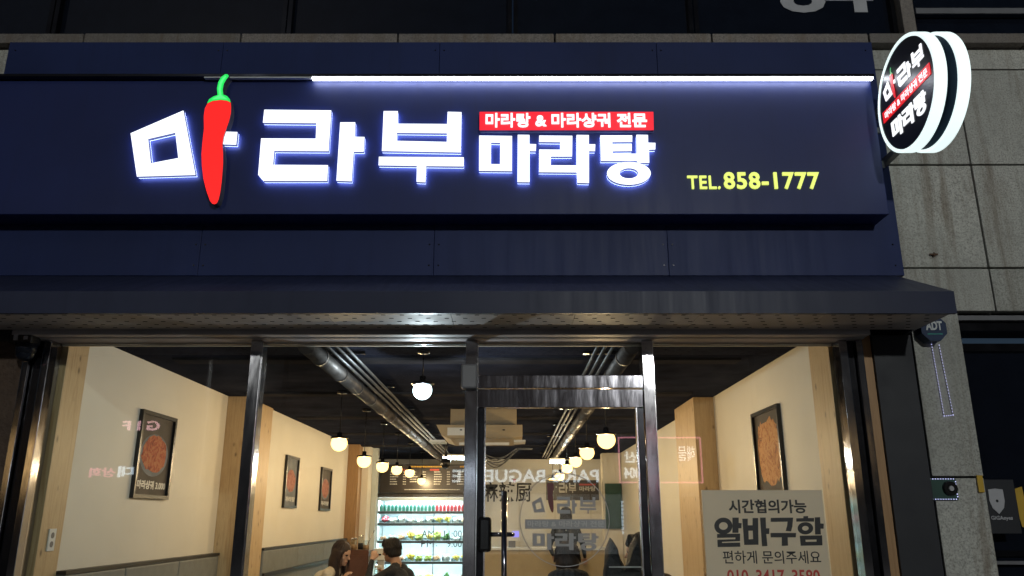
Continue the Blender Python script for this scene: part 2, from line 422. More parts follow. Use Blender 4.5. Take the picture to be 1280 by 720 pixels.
LOC = {}
def link(o, parent, loc):
    C.objects.link(o)
    LOC[o.name] = Vector(loc)
    if parent is not None:
        o.parent = parent
        o.location = Vector(loc) - LOC[parent.name]
    else:
        o.location = loc
    return o
def tag(o, label=None, cat=None, group=None, kind=None):
    if label: o['label'] = label
    if cat: o['category'] = cat
    if group: o['group'] = group
    if kind: o['kind'] = kind
    return o
def thing(name, loc, label, cat, group=None):
    o = bpy.data.objects.new(name, None)
    o.empty_display_size = 0.1
    link(o, None, loc)
    return tag(o, label, cat, group)
def build(name, mb, mats, parent=None, fix=True, **kw):
    if isinstance(mats, str): mats = [mats]
    vs = np.array(mb.v, dtype=float)
    base = Vector((0.5 * (vs[:, 0].min() + vs[:, 0].max()), 0.5 * (vs[:, 1].min() + vs[:, 1].max()), vs[:, 2].min()))
    me = bpy.data.meshes.new(name)
    me.from_pydata([tuple(v) for v in (vs - np.array(base))], [], mb.f)
    for k in mats: me.materials.append(M[k])
    me.polygons.foreach_set('material_index', mb.m)
    me.polygons.foreach_set('use_smooth', mb.sm)
    if fix:
        b = bmesh.new(); b.from_mesh(me)
        bmesh.ops.remove_doubles(b, verts=b.verts, dist=1e-5)
        bmesh.ops.recalc_face_normals(b, faces=b.faces)
        b.to_mesh(me); b.free()
    me.update()
    o = bpy.data.objects.new(name, me)
    link(o, parent, base)
    return tag(o, **kw)
def dup(root, shift, label=None, group=None, cat=None):
    def cp(o, parent, loc):
        c = o.copy(); link(c, parent, loc)
        for ch in [x for x in list(C.objects) if x.parent == o]:
            cp(ch, c, LOC[ch.name] + Vector(shift))
        return c
    r = cp(root, None, LOC[root.name] + Vector(shift))
    return tag(r, label, cat, group)

_tc = {}
def text_mesh(body, offset=0.0, depth=0.1):
    space = 1.09 if body in ('858-1777', 'TEL.') else 1.0
    key = (body, offset, depth)
    if key in _tc: return _tc[key]
    cu = bpy.data.curves.new('t', 'FONT'); cu.body = body; cu.size = 1.0; cu.offset = offset; cu.extrude = 0.5; cu.resolution_u = 3; cu.space_character = space
    o = bpy.data.objects.new('t', cu); C.objects.link(o)
    dg = bpy.context.evaluated_depsgraph_get(); dg.update()
    me = o.evaluated_get(dg).to_mesh()
    vs = np.array([v.co[:] for v in me.vertices]); fs = [tuple(p.vertices) for p in me.polygons]
    o.evaluated_get(dg).to_mesh_clear()
    bpy.data.objects.remove(o); bpy.data.curves.remove(cu)
    mn, mx = vs.min(0), vs.max(0)
    vs = (vs - mn) / (mx - mn)
    _tc[key] = (vs, fs, (mx - mn))
    return _tc[key]
def text_into(mb, body, fn, u0, u1, v0, v1, d0, d1, offset=0.0, mi=0):
    vs, fs, _ = text_mesh(body, offset)
    mb.add([fn(u0 + (u1 - u0) * p[0], v0 + (v1 - v0) * p[1], d0 + (d1 - d0) * p[2]) for p in vs], fs, mi)
    return mb
def front(Y):      # a plane facing the street: u along X, v up, w towards the street
    return lambda u, v, w: (u, Y - w, v)

# ================================================================== THE SETTING
mb = MB().box(-120, 120, -120, 120, -0.4, -0.13)
build('ground', mb, 'asphalt', kind='structure')
build('road', MB().box(-60, 60, -9.5, 1.2, -0.128, -0.12), 'asphalt', kind='structure')
m_ = MB()
for k in range(-14, 15): m_.box(k * 4, k * 4 + 2.0, -4.2, -4.08, -0.12, -0.116)
build('road_marking', m_, 'print_white', kind='structure')
build('pavement', MB().box(-60, 60, 1.42, 4.78, -0.128, 0.0), 'paver', kind='structure')
build('kerb', MB().box(-60, 60, 1.22, 1.415, -0.128, 0.012, bev=0.012), 'kerb_stone', kind='structure')
build('pavement_opposite', MB().box(-60, 60, -14.4, -9.7, -0.128, 0.0), 'paver', kind='structure')
build('floor', MB().box(-3.0, 2.3, 4.785, 17.2, -0.128, 0.004), 'floor_tile', kind='structure')
ceil = build('ceiling', MB().box(-3.2, 2.6, 4.92, 17.3, 2.71, 2.9), 'ceiling_black', kind='structure')
for yb in (5.9, 7.6, 9.5, 11.4, 13.3):
    build('beam', MB().box(-2.55, 1.72, yb, yb + 0.16, 2.69, 2.709), 'beam_grey', ceil)

# ---- the granite building front
wall = thing('granite_building', (0.0, 5.1, 0.0), 'speckled granite building front behind and beside the dark shop sign', 'building')
core = MB()
core.box(-7.0, 2.86, 5.02, 5.3, 2.75, 4.80)
core.box(2.86, 8.0, 5.02, 5.3, 2.82, 4.80)
core.box(2.535, 2.855, 5.02, 5.3, -0.02, 2.82)
core.box(-7.0, -3.06, 5.02, 5.3, -0.02, 2.75)
build('backing_wall', core, 'joint_grime', wall)
rng = random.Random(3)
def slab(x0, x1, z0, z1, mat='granite', y0=4.95):
    j = 0.006; dy = rng.uniform(-0.004, 0.004)
    build('stone_slab', MB().box(x0 + j, x1 - j, y0 + dy, 5.025, z0 + j, z1 - j, bev=0.004), mat, wall)
zrows = [2.82, 3.114, 3.844, 4.571, 4.735]
for a, b in zip(zrows[:-1], zrows[1:]):
    xs = [2.30, 3.10, 3.93, 4.76, 5.6]
    for x0, x1 in zip(xs[:-1], xs[1:]): slab(x0, x1, a, b)
for z0, z1 in ((-0.02, 0.7), (0.7, 1.79), (1.79, 2.82)): slab(2.535, 2.855, z0, z1)
for a, b in ((3.114, 3.844), (3.844, 4.735)):
    for x0, x1 in ((-5.2, -4.36), (-4.36, -3.52), (-3.52, -2.68)): slab(x0, x1, a, b)
for x0, x1 in ((-5.2, -4.1), (-4.1, -3.0), (-3.0, -1.9), (-1.9, -0.8), (-0.8, 0.3), (0.3, 1.4), (1.4, 2.5), (2.5, 3.6), (3.6, 4.7)):
    slab(x0, x1, 4.738, 4.825, 'granite_ledge', 4.885)
for z0, z1 in ((-0.02, 0.9), (0.9, 1.8), (1.8, 2.75)): slab(-3.9, -3.07, z0, z1, 'granite_ledge')
# upstairs windows
def upwin(x0, x1, z0, z1):
    wn = build('window', MB().box(x0, x1, 5.02, 5.05, z0, z1), 'window_dark', wall)
    fr = MB()
    fr.box(x0, x1, 4.97, 5.02, z0, z0 + 0.035); fr.box(x0, x1, 4.97, 5.02, z1 - 0.04, z1)
    fr.box(x0, x0 + 0.03, 4.968, 5.02, z0 + 0.035, z1 - 0.04); fr.box(x1 - 0.03, x1, 4.968, 5.02, z0 + 0.035, z1 - 0.04)
    build('window_frame', fr, 'dark_frame', wn)
    return wn
upwin(-5.2, -3.3, 4.83, 6.6); upwin(-3.29, -1.62, 4.83, 6.6); upwin(-1.61, 0.0, 4.83, 6.6)
upwin(0.01, 1.30, 4.83, 6.6)
uw = upwin(1.31, 2.76, 4.83, 6.6)
num = MB()
text_into(num, '84', front(5.018), 1.955, 2.635, 5.078, 5.40, 0.0, 0.004, 0.02)
build('window_number', num, 'shield_white', uw)
build('window_post', MB().box(2.765, 2.855, 4.90, 5.05, 4.828, 6.6, bev=0.005), 'granite_ledge', wall)
upwin(2.865, 5.2, 4.83, 6.6)
build('transom_bar', MB().box(2.9, 5.17, 4.955, 4.967, 5.03, 5.075), 'grey_plastic', wall)
build('wall_above', MB().box(-7, 8, 4.9, 5.3, 6.605, 9.5), 'granite_ledge', wall)
# a rusty anchor with its small stain left in the stone
an = MB(); pa = atY(1166, 319, 4.95)
an.cyl((pa.x, 4.955, pa.z), (pa.x, 4.925, pa.z), 0.010, 0.008); an.box(pa.x - 0.028, pa.x + 0.025, 4.932, 4.94, pa.z - 0.004, pa.z + 0.006); an.box(pa.x - 0.004, pa.x + 0.004, 4.93, 4.938, pa.z - 0.016, pa.z + 0.014)
build('anchor_stub', an, 'rust', wall)

# ---- dark neighbour shop at the right
nb = thing('neighbour_shopfront', (3.6, 5.1, 0.0), 'unlit dark neighbouring shop window beyond the granite pillar', 'shopfront')
build('pane', MB().box(2.9, 4.9, 5.20, 5.21, 0.1, 2.60), 'window_dark', nb)
n_ = MB(); n_.box(2.862, 4.95, 5.03, 5.26, 2.715, 2.80); n_.box(2.862, 2.905, 5.10, 5.26, 0.0, 2.70); n_.box(2.905, 4.95, 5.17, 5.25, 2.61, 2.66); n_.box(2.905, 4.95, 5.17, 5.25, 1.325, 1.36)
build('frame', n_, 'dark_frame', nb)
build('head_trim', MB().box(2.86, 4.95, 4.99, 5.03, 2.775, 2.806), 'grey_plastic', nb)
build('sill_bar', MB().box(2.91, 4.95, 5.14, 5.168, 1.28, 1.30), 'grey_plastic', nb)
# shield sign on a dark plate
sh = thing('security_plate', (2.98, 5.05, 1.5), 'small dark plate with pale shield and lettering beside the granite pillar', 'sign')
build('plate', MB().box(2.885, 3.075, 5.03, 5.045, 1.46, 1.78, bev=0.004), 'black_cladding', sh)
p = [(-.048, .075), (0, .082), (.048, .075), (.05, .0), (.038, -.045), (0, -.085), (-.038, -.045), (-.05, 0)]
cx, cz = 2.952, 1.652
hole = [(cx + .009 * cos(a * pi / 5), cz + 0.0 + .009 * sin(a * pi / 5)) for a in range(10)]
build('shield', MB().prism([[(cx + a * .92, cz + b * .9) for a, b in p], hole], front(5.03), 0.0, 0.004), 'shield_white', sh)
t_ = MB(); text_into(t_, 'GiGAeyes', front(5.03), 2.90, 3.03, 1.535, 1.565, 0.0, 0.003, 0.02)
build('lettering', t_, 'shield_white', sh)
st = MB().prism([[(3.09, 1.72), (3.16, 1.74), (3.17, 1.49), (3.12, 1.5)]], front(5.10), 0.0, 0.005)
build('sticker', st, 'sticker_yellow', None, label='yellow sticker at the right edge of the dark neighbour window', cat='sticker')
# shiny catch plate at pillar edge
ct = MB().box(2.80, 2.835, 4.935, 4.945, 1.70, 1.80, bev=0.003)
build('catch_plate', ct, 'sticker_yellow', None, label='small brassy plate on the right edge of the granite pillar', cat='plate')

# ================================================================== SHOPFRONT
FY = 4.80      # front face of the frame
sf = thing('shopfront', (-0.35, 4.86, 0.0), 'steel framed glass shopfront with a glazed door in the middle', 'shopfront')
def mull(x0, x1, z0, z1, mat='bronze_steel', y0=FY, y1=4.92):
    o = build('mullion', MB().box(x0, x1, y0, y1, z0, z1, bev=0.003), mat, sf)
    return o
ZT = 2.603
mull(-2.985, -2.945, 0.0, ZT, 'bronze_steel'); mull(-2.94, -2.875, 0.0, ZT, 'dark_frame', 4.83); mull(-2.87, -2.825, 0.0, ZT, 'bronze_steel')
for x0, x1 in ((-1.60, -1.535), (-0.283, -0.212), (0.795, 0.86)):
    q = mull(x0, x1, 0.0, ZT)
    build('edge_bead', MB().box(x1 + 0.0005, x1 + 0.0065, 4.815, 4.90, 0.02, ZT - 0.01), 'bright_edge', q)
mull(2.005, 2.055, 0.0, ZT, 'bronze_steel'); mull(2.06, 2.105, 0.0, ZT, 'dark_frame', 4.83); mull(2.11, 2.15, 0.0, ZT, 'bronze_steel')
build('head_rail', MB().box(-3.0, 2.15, 4.76, 4.93, 2.604, 2.70, bev=0.004), 'soffit_metal', sf)
build('head_bead', MB().box(-2.82, 2.0, 4.905, 4.925, 2.588, 2.6025), 'cream_paint', sf)
build('sill_rail', MB().box(-2.82, -0.283, 4.81, 4.92, 0.005, 0.12), 'bronze_steel', sf)
build('sill_rail', MB().box(0.86, 2.0, 4.81, 4.92, 0.005, 0.12), 'bronze_steel', sf)
def pane(x0, x1, z0, z1, parent=sf, mat='shop_glass', y=4.86):
    return build('pane', MB().box(x0, x1, y, y + 0.008, z0, z1), mat, parent)
pane(-2.822, -1.602, 0.121, 2.5875); pw_ = pane(-1.527, -0.285, 0.121, 2.5875); pr = pane(0.868, 2.003, 0.121, 2.5875)
pane(-0.204, 0.793, 2.385, 2.5875)
# opening hours on the glass
a, b = atY(527, 663, 4.858), atY(577, 684, 4.858)
wd = b.x - a.x
for txt, f0, f1, z0 in (('AM', 0, .31, a.z - .038), (':', .37, .395, a.z - .034), ('11:00', .56, 1.0, a.z - .038), ('PM', 0, .31, b.z), (':', .37, .395, b.z + .004), ('9:00', .64, 1.0, b.z)):
    hrs = MB(); text_into(hrs, txt, front(4.8595), a.x + wd * f0, a.x + wd * f1, z0, z0 + (.038 if txt != ':' else .028), 0.0, 0.0015, 0.0)
    build('opening_hours', hrs, 'decal_hours', sf, kind='stuff')
# transom, door
build('transom', MB().box(-0.211, 0.794, 4.795, 4.915, 2.306, 2.384, bev=0.003), 'polished_steel', sf)
door = build('door', MB().box(-0.205, 0.79, 4.80, 4.86, 2.19, 2.30, bev=0.003), 'polished_steel', sf, label='glazed entrance door with steel top rail, black lock and bar handle')
for x0, x1 in ((-0.205, -0.165), (0.752, 0.79)):
    build('stile', MB().box(x0, x1, 4.802, 4.858, 0.115, 2.189, bev=0.003), 'dark_frame', door)
for x0, x1 in ((-0.164, -0.156), (0.743, 0.751)):
    build('stile_bead', MB().box(x0, x1, 4.806, 4.85, 0.116, 2.188), 'bright_edge', door)
build('bottom_rail', MB().box(-0.205, 0.79, 4.80, 4.86, 0.012, 0.113, bev=0.003), 'polished_steel', door)
build('door_pane', MB().box(-0.155, 0.742, 4.826, 4.836, 0.115, 2.188), 'door_glass', door)
lk = build('lock_box', MB().box(-0.196, -0.118, 4.755, 4.80, 1.366, 1.558, bev=0.018), 'black_plastic', door)
h_ = MB(); h_.cyl((-0.045, 4.745, 0.75), (-0.045, 4.745, 1.70), 0.0165, n=16)
build('handle', h_, 'polished_steel', door)
for z in (0.85, 1.462):
    h_ = MB(); h_.tube([(-0.118, 4.772, z), (-0.06, 4.772, z), (-0.005, 4.772, z), (0.004, 4.80, z), (0.004, 4.826, z)], 0.013, 10)
    h_.tube([(-0.045, 4.745, z), (-0.045, 4.772, z)], 0.012)
    build('handle_bracket', h_, 'polished_steel', door)
cl = MB().box(-0.306, -0.207, 4.74, 4.799, 2.295, 2.445, bev=0.012)
build('door_closer', cl, 'grey_plastic', sf)

# ---- sign shapes: the shop's lettering as drawn, in units of the main sign (metres on its face)
LF = 4.60          # front of the raised letters
def z1_(s, ox, oy, pts): return [(lambda q: (q.x, q.z))(atY(ox + x * s, oy + y * s, LF)) for x, y in pts]
s3 = 160 / 606.0; s4 = 280 / 1280.0; s2 = 240 / 1280.0
L_ma = [z1_(s3, 150, 80, [(50, 328), (300, 220), (357, 525), (80, 533)]), z1_(s3, 150, 80, [(133, 355), (262, 325), (276, 445), (146, 470)])]
L_tick = [z1_(s3, 150, 80, [(497, 320), (556, 322), (550, 382), (485, 380)])]
L_red = [z1_(s3, 150, 80, [(417, 192), (440, 180), (480, 175), (510, 179), (527, 187), (529, 210), (528, 235), (520, 272), (505, 315), (493, 350), (488, 385), (491, 430), (491, 475), (488, 520), (484, 565), (478, 610), (471, 643), (462, 662), (450, 668), (440, 664), (430, 652), (412, 602), (398, 545), (391, 485), (389, 430), (394, 370), (401, 310), (400, 250), (405, 215)])]
L_green = [z1_(s3, 150, 80, [(415, 191), (425, 171), (445, 158), (465, 151), (462, 120), (468, 90), (482, 66), (500, 53), (512, 53), (519, 62), (508, 75), (495, 97), (489, 125), (492, 149), (510, 156), (523, 171), (527, 186), (510, 178), (480, 174), (440, 179)])]
L_ra1 = [z1_(s4, 310, 120, [(93, 78), (476, 82), (460, 315), (150, 313), (143, 393), (457, 395), (452, 485), (88, 485), (58, 450), (75, 242), (387, 243), (391, 155), (85, 152)])]
L_ra2 = [z1_(s4, 310, 120, [(527, 150), (613, 150), (611, 233), (666, 234), (661, 318), (604, 318), (592, 487), (505, 484)])]
L_bu1 = [z1_(s4, 310, 120, [(775, 86), (856, 86), (856, 158), (1138, 160), (1141, 90), (1220, 92), (1216, 322), (765, 314)]), z1_(s4, 310, 120, [(851, 210), (1137, 213), (1136, 262), (850, 256)])]
L_bu2 = [z1_(s4, 310, 120, [(748, 347), (1233, 350), (1232, 402), (1018, 400), (1013, 493), (963, 490), (965, 399), (746, 396)])]
L_m1 = [z1_(s2, 590, 130, [(48, 210), (267, 213), (266, 447), (47, 445)]), z1_(s2, 590, 130, [(127, 257), (188, 258), (187, 401), (126, 400)])]
L_m2 = [z1_(s2, 590, 130, [(305, 205), (383, 206), (383, 266), (428, 268), (425, 314), (384, 313), (384, 521), (303, 520)])]
L_r = [z1_(s2, 590, 130, [(448, 210), (669, 212), (667, 350), (526, 350), (525, 408), (697, 409), (697, 206), (779, 207), (779, 268), (822, 268), (820, 314), (780, 314), (780, 527), (703, 525), (698, 456), (447, 454), (448, 303), (588, 304), (588, 254), (447, 252)])]
L_t1 = [z1_(s2, 590, 130, [(855, 209), (1068, 209), (1068, 252), (935, 254), (935, 268), (1065, 268), (1065, 313), (937, 315), (937, 330), (1098, 331), (1096, 205), (1173, 206), (1174, 258), (1223, 259), (1222, 303), (1180, 304), (1182, 392), (1105, 392), (1098, 378), (860, 379)])]
def ring(rx, ry, n=36): return [(1046 + rx * cos(2 * pi * i / n), 462 + ry * sin(2 * pi * i / n)) for i in range(n)]
L_t2 = [z1_(s2, 590, 130, ring(146, 76)), z1_(s2, 590, 130, ring(62, 34))]
TOP = [L_ma, L_tick, L_ra1, L_ra2, L_bu1, L_bu2]
BOT = [L_m1, L_m2, L_r, L_t1, L_t2]
BAN = z1_(s2, 590, 130, [(50, 47), (1211, 47), (1213, 170), (50, 170)])
BTXT = '마라탕 & 마라샹궈 전문'

# ---- fascia behind the sign
fa = thing('fascia', (-0.5, 4.9, 3.03), 'plain dark navy metal fascia behind the shop sign above the canopy', 'fascia')
xs = [-3.485, -2.0, -0.5, 1.0, 2.495]
for x0, x1 in zip(xs[:-1], xs[1:]):
    build('fascia_panel', MB().box(x0 + .0012, x1 - .0012, 4.85, 4.94, 3.032, 4.725, bev=0.002), 'fascia_panel', fa)

for x in xs[1:-1] + [xs[0] + .05, xs[-1] - .05]:
    for sx in ((-.03, .03) if x in xs[1:-1] else (0.0,)):
        for z in (3.10, 3.24, 4.45, 4.66):
            sc_m = MB(); sc_m.cyl((x + sx, 4.8505, z), (x + sx, 4.8475, z), 0.006, 0.005, 8); build('screw', sc_m, 'dark_frame', fa)
# ---- the main sign
sg = thing('shop_sign', (-0.5, 4.75, 3.37), 'long dark signboard with glowing white letters, red chilli and yellow phone number', 'sign')
bx = MB().box(-3.42, 2.35, 4.65, 4.848, 3.37, 4.305, bev=0.004)
build('sign_box', bx, 'navy_panel', sg)
rl = build('light_rail', MB().box(-3.42, 2.355, 4.60, 4.848, 4.308, 4.328, bev=0.002), 'dark_frame', sg)
a = atY(390, 100, 4.6)
build('led_strip', MB().box(a.x, 2.345, 4.603, 4.630, 4.294, 4.3075), 'strip_led', rl)
build('rail_lens', MB().box(-2.0, a.x - 0.004, 4.603, 4.630, 4.299, 4.3075), 'badge_white', rl)
fp = front(4.65)
for L in TOP + BOT:
    lt_ = build('letter', MB().prism(L, fp, 0.022, 0.05, 0, 1), ['letter_white', 'letter_side'], sg)
    build('added_halo', MB().prism(L, fp, 0.0195, 0.0215), 'letter_halo', lt_)  # added glowing sheet behind each letter, casts the halo onto the panel
ch = build('chilli', MB().prism(L_red, fp, 0.0, 0.062, 0, 1), ['chilli_red', 'chilli_side'], sg, label='red chilli pepper with green stem standing in for a letter stroke')
stm = build('stem', MB().prism(L_green, fp, 0.0, 0.062, 0, 1), ['chilli_green', 'chilli_side'], ch)
hl = z1_(s3, 150, 80, [(474, 152), (470, 120), (476, 92), (490, 70), (502, 60), (506, 64), (494, 80), (484, 100), (480, 124), (483, 152), (496, 160), (512, 172), (480, 168), (440, 172), (455, 162)])
build('stem_highlight', MB().prism([hl], fp, 0.0622, 0.065), 'chilli_green_light', stm)
bn = build('banner', MB().prism([BAN], fp, 0.0, 0.040, 0, 1), ['banner_red', 'chilli_side'], sg)
a, b = atY(607, 142, LF + 0.01), atY(809, 159.5, LF + 0.01)
t_ = MB(); text_into(t_, BTXT, fp, a.x, b.x, b.z, a.z, 0.040, 0.050, 0.024)
build('banner_lettering', t_, 'banner_white', bn)
t_ = MB()
a, b = atY(859, 219.5, 4.64), atY(901, 236, 4.64); text_into(t_, 'TEL.', fp, a.x, b.x, b.z, a.z, 0.0, 0.012, 0.012)
a, b = atY(904, 215, 4.64), atY(1026, 236, 4.64); text_into(t_, '858-1777', fp, a.x, b.x, b.z, a.z, 0.0, 0.012, 0.020)
build('phone_number', t_, 'tel_yellow', sg)

# ---- round projecting sign
DX, DY, DZ, DR = 2.352, 4.270, 3.995, 0.330
ps = thing('projecting_sign', (2.45, 4.5, 3.6), 'round double disc blade sign with glowing white rims beside the signboard', 'sign')
def disc_fn(X0, sgn):   # face towards -X: u runs to the street reader's right, which is -Y
    return lambda u, v, w: (X0 - sgn * w, DY - sgn * u, DZ + v)
def circ(r, n=64): return [(r * cos(2 * pi * i / n), r * sin(2 * pi * i / n)) for i in range(n)]
for X0, sgn in ((DX, 1), (DX + 0.195, -1)):
    fn = disc_fn(X0, sgn)
    rim = MB().prism([circ(DR + 0.022), circ(DR + 0.002)], fn, -0.064, 0.0)
    d = build('light_disc', rim, 'disc_rim', ps)
    build('back_plate', MB().prism([circ(DR + 0.0015)], fn, -0.0642, -0.058), 'disc_core', d)
    fc = build('disc_face', MB().prism([circ(DR)], fn, -0.02, -0.004), 'disc_face', d)
    gx = lambda L, x0, y0, k: [[((q[0] - x0) * k, (q[1] - y0) * k) for q in l] for l in L]
    allx = [q[0] for L in TOP for l in L for q in l]; x0 = 0.5 * (min(allx) + max(allx))
    k1 = 0.50 / (max(allx) - min(allx))
    zc = sum(q[1] for q in L_ra1[0]) / len(L_ra1[0])
    lt = MB()
    for L in TOP: lt.prism([[(u, v * 1.02 + 0.125) for u, v in l] for l in gx(L, x0, zc, k1)], fn, -0.004, 0.001)
    allb = [q[0] for L in BOT for l in L for q in l]; xb = 0.5 * (min(allb) + max(allb)); kb = 0.42 / (max(allb) - min(allb))
    zb = sum(q[1] for q in L_m1[0]) / 4
    for L in BOT: lt.prism([[(u, v - 0.135) for u, v in l] for l in gx(L, xb, zb, kb)], fn, -0.004, 0.001)
    bar = MB().prism([[(-0.295, -0.045), (0.295, -0.045), (0.295, 0.027), (-0.295, 0.027)]], fn, -0.004, 0.0)
    build('red_band', bar, 'disc_red', d)
    text_into(lt, BTXT, fn, -0.265, 0.265, -0.034, 0.016, 0.0, 0.0015, 0.015)
    build('lettering', lt, 'disc_white', d)
    build('chilli', MB().prism([[(u, v + 0.125) for u, v in l] for l in gx(L_red, x0, zc, k1)], fn, 0.0005, 0.0025), 'disc_red', d)
    build('chilli_stem', MB().prism([[(u, v + 0.125) for u, v in l] for l in gx(L_green, x0, zc, k1)], fn, 0.0005, 0.0025), 'disc_green', d)
co = MB().prism([circ(DR - 0.09)], disc_fn(DX + 0.0645, 1), -0.066, 0.0)
build('core_drum', co, 'disc_core', ps)
br = MB()
for z in (DZ - 0.20, DZ + 0.16):
    br.box(DX + 0.075, DX + 0.115, 4.50, 4.945, z - 0.02, z + 0.02)
    br.box(DX + 0.04, DX + 0.15, 4.925, 4.9455, z - 0.05, z + 0.05)
br.box(2.36, 2.43, 4.78, 4.80, DZ - 0.25, DZ - 0.20); br.box(2.36, 2.43, 4.78, 4.80, DZ + 0.0, DZ + 0.04)
build('bracket', br, 'conduit_metal', ps)

# ---- canopy
cp = thing('canopy', (-0.6, 4.5, 2.64), 'low dark metal canopy with sloping top and perforated underside over the shopfront', 'canopy')
def prof(m, poly, x0, x1):
    return m.prism([poly], lambda u, v, w: (w, u, v), x0, x1)
build('canopy_hood', prof(MB(), [(4.849, 3.028), (4.25, 2.758), (4.25, 2.645), (4.262, 2.645), (4.262, 2.752), (4.849, 3.016)], -3.8, 2.445), 'canopy_metal', cp)
build('end_cap', prof(MB(), [(4.849, 3.0155), (4.263, 2.7515), (4.263, 2.646), (4.849, 2.646)], 2.428, 2.4445), 'canopy_metal', cp)
build('front_lip', MB().box(-3.8, 2.4445, 4.249, 4.275, 2.632, 2.6445), 'canopy_metal', cp)
for k in range(9):
    x0 = -3.8 + k * 0.692
    build('soffit_panel', MB().box(x0 + .001, x0 + 0.690, 4.276, 4.672, 2.6385, 2.645), 'soffit_metal', cp)
sl = MB()
for i in range(int(6.2 / 0.055)):
    for j in range(5):
        x = -3.76 + i * 0.055 * 1.9 + (j % 3) * 0.035
        if x > 2.38: continue
        y = 4.31 + j * 0.075
        sl.box(x, x + 0.024, y, y + 0.010, 2.6372, 2.6384)
build('vent_slots', sl, 'black_void', cp, kind='stuff')
build('back_apron', MB().box(-3.0, 2.15, 4.674, 4.756, 2.608, 2.70, bev=0.004), 'soffit_metal', cp)

# ---- right end of the shopfront: timber strip and black cladding
build('timber_strip', MB().box(2.153, 2.208, 4.82, 5.0, 0.0, 2.636), 'brown_wood', None, label='narrow timber strip between the right window frame and the black cladding', cat='trim')
build('black_pier', MB().box(2.211, 2.452, 4.80, 5.015, 0.0, 2.636, bev=0.003), 'black_cladding', None, label='tall black clad pier between the timber strip and the granite pillar', cat='pier')
build('left_pier', MB().box(-3.6, -2.99, 4.845, 5.015, 0.0, 2.607, bev=0.003), 'cloth_brown', None, label='dim brown clad pier at the left end of the shopfront', cat='pier')

# ---- octagonal badge, light string, small lit dial on the granite pillar
bd = thing('octagonal_badge', (2.63, 4.9, 2.6), 'dark blue octagonal security badge with white letters under the canopy corner', 'badge')
cx, cz = 2.632, 2.69
oc = lambda r: [(cx + r * cos(pi / 8 + i * pi / 4), cz + r * sin(pi / 8 + i * pi / 4)) for i in range(8)]
bo = MB().prism([oc(0.086)], front(4.94), 0.0, 0.085)
build('badge_body', bo, 'badge_blue', bd)
t_ = MB(); text_into(t_, 'ADT', front(4.855), cx - 0.05, cx + 0.052, cz - 0.012, cz + 0.045, 0.0003, 0.003, 0.035)
build('lettering', t_, 'badge_white', bd)
build('underline', MB().box(cx - 0.045, cx + 0.048, 4.8525, 4.855, cz - 0.040, cz - 0.034), 'pack_teal', bd)
def dots(pts, r=0.0045):
    m = MB()
    for q in pts: m.ball((q[0], q[1], q[2]), r, 6, 4)
    return m
ls = thing('light_string', (2.68, 4.93, 2.15), 'hanging loop of tiny violet white lights on the granite pillar below the badge', 'light string')
pts = []
a, b, c_, d_ = (2.648, 2.605), (2.660, 2.157), (2.716, 2.163), (2.695, 2.60)
for p0, p1, n in ((a, b, 26), (c_, d_, 24)):
    for i in range(n):
        t = i / (n - 1); pts.append((p0[0] + (p1[0] - p0[0]) * t, 4.940, p0[1] + (p1[1] - p0[1]) * t))
for i in range(5): pts.append((2.66 + 0.056 * i / 4, 4.94, 2.155 + 0.006 * i / 4))
build('lights', dots(pts, 0.0032), 'led_dot', ls, kind='stuff')
wr = MB(); wr.tube([(a[0], 4.944, a[1]), (b[0], 4.944, b[1]), (c_[0], 4.944, c_[1]), (d_[0], 4.944, d_[1])], 0.0018, 5)
build('wire', wr, 'black_plastic', ls)
dl = thing('bell_box', (2.6, 4.93, 1.66), 'small round dial in a frame of tiny violet lights on the granite pillar', 'bell')
build('plate', MB().box(2.50, 2.672, 4.935, 4.946, 1.655, 1.782, bev=0.004), 'green_board', dl)
q = MB(); q.cyl((2.625, 4.935, 1.722), (2.625, 4.915, 1.722), 0.045, 0.040, 24)
build('dial', q, 'black_plastic', dl)
q = MB(); q.cyl((2.625, 4.915, 1.722), (2.625, 4.908, 1.722), 0.016, 0.014, 16)
build('knob', q, 'shield_white', dl)
pts = [(2.50 + i * 0.0155, 4.932, 1.778) for i in range(11)] + [(2.665, 4.932, 1.762 - i * 0.0145) for i in range(7)] + [(2.50 + i * 0.0155, 4.932, 1.660) for i in range(11)]
build('lights', dots(pts, 0.0036), 'led_dot', dl, kind='stuff')

# ---- dome camera under the canopy at the left
cm = thing('security_camera', (-2.93, 4.72, 2.5), 'black dome security camera under the left end of the canopy', 'camera')
m_ = MB(); m_.box(-3.02, -2.88, 4.68, 4.78, 2.56, 2.636, bev=0.006); build('housing', m_, 'black_plastic', cm)
m_ = MB(); m_.cyl((-2.93, 4.725, 2.56), (-2.93, 4.725, 2.50), 0.062, 0.055, 20); m_.ball((-2.93, 4.725, 2.5), (0.052, 0.052, 0.045), 18, 6, 0, -pi / 2, 0)
build('dome', m_, 'window_dark', cm)
build('maker_plate', MB().box(-2.985, -2.96, 4.675, 4.68, 2.575, 2.61), 'shield_white', cm)
build('maker_plate', MB().box(-2.925, -2.90, 4.675, 4.68, 2.58, 2.60), 'shield_white', cm)

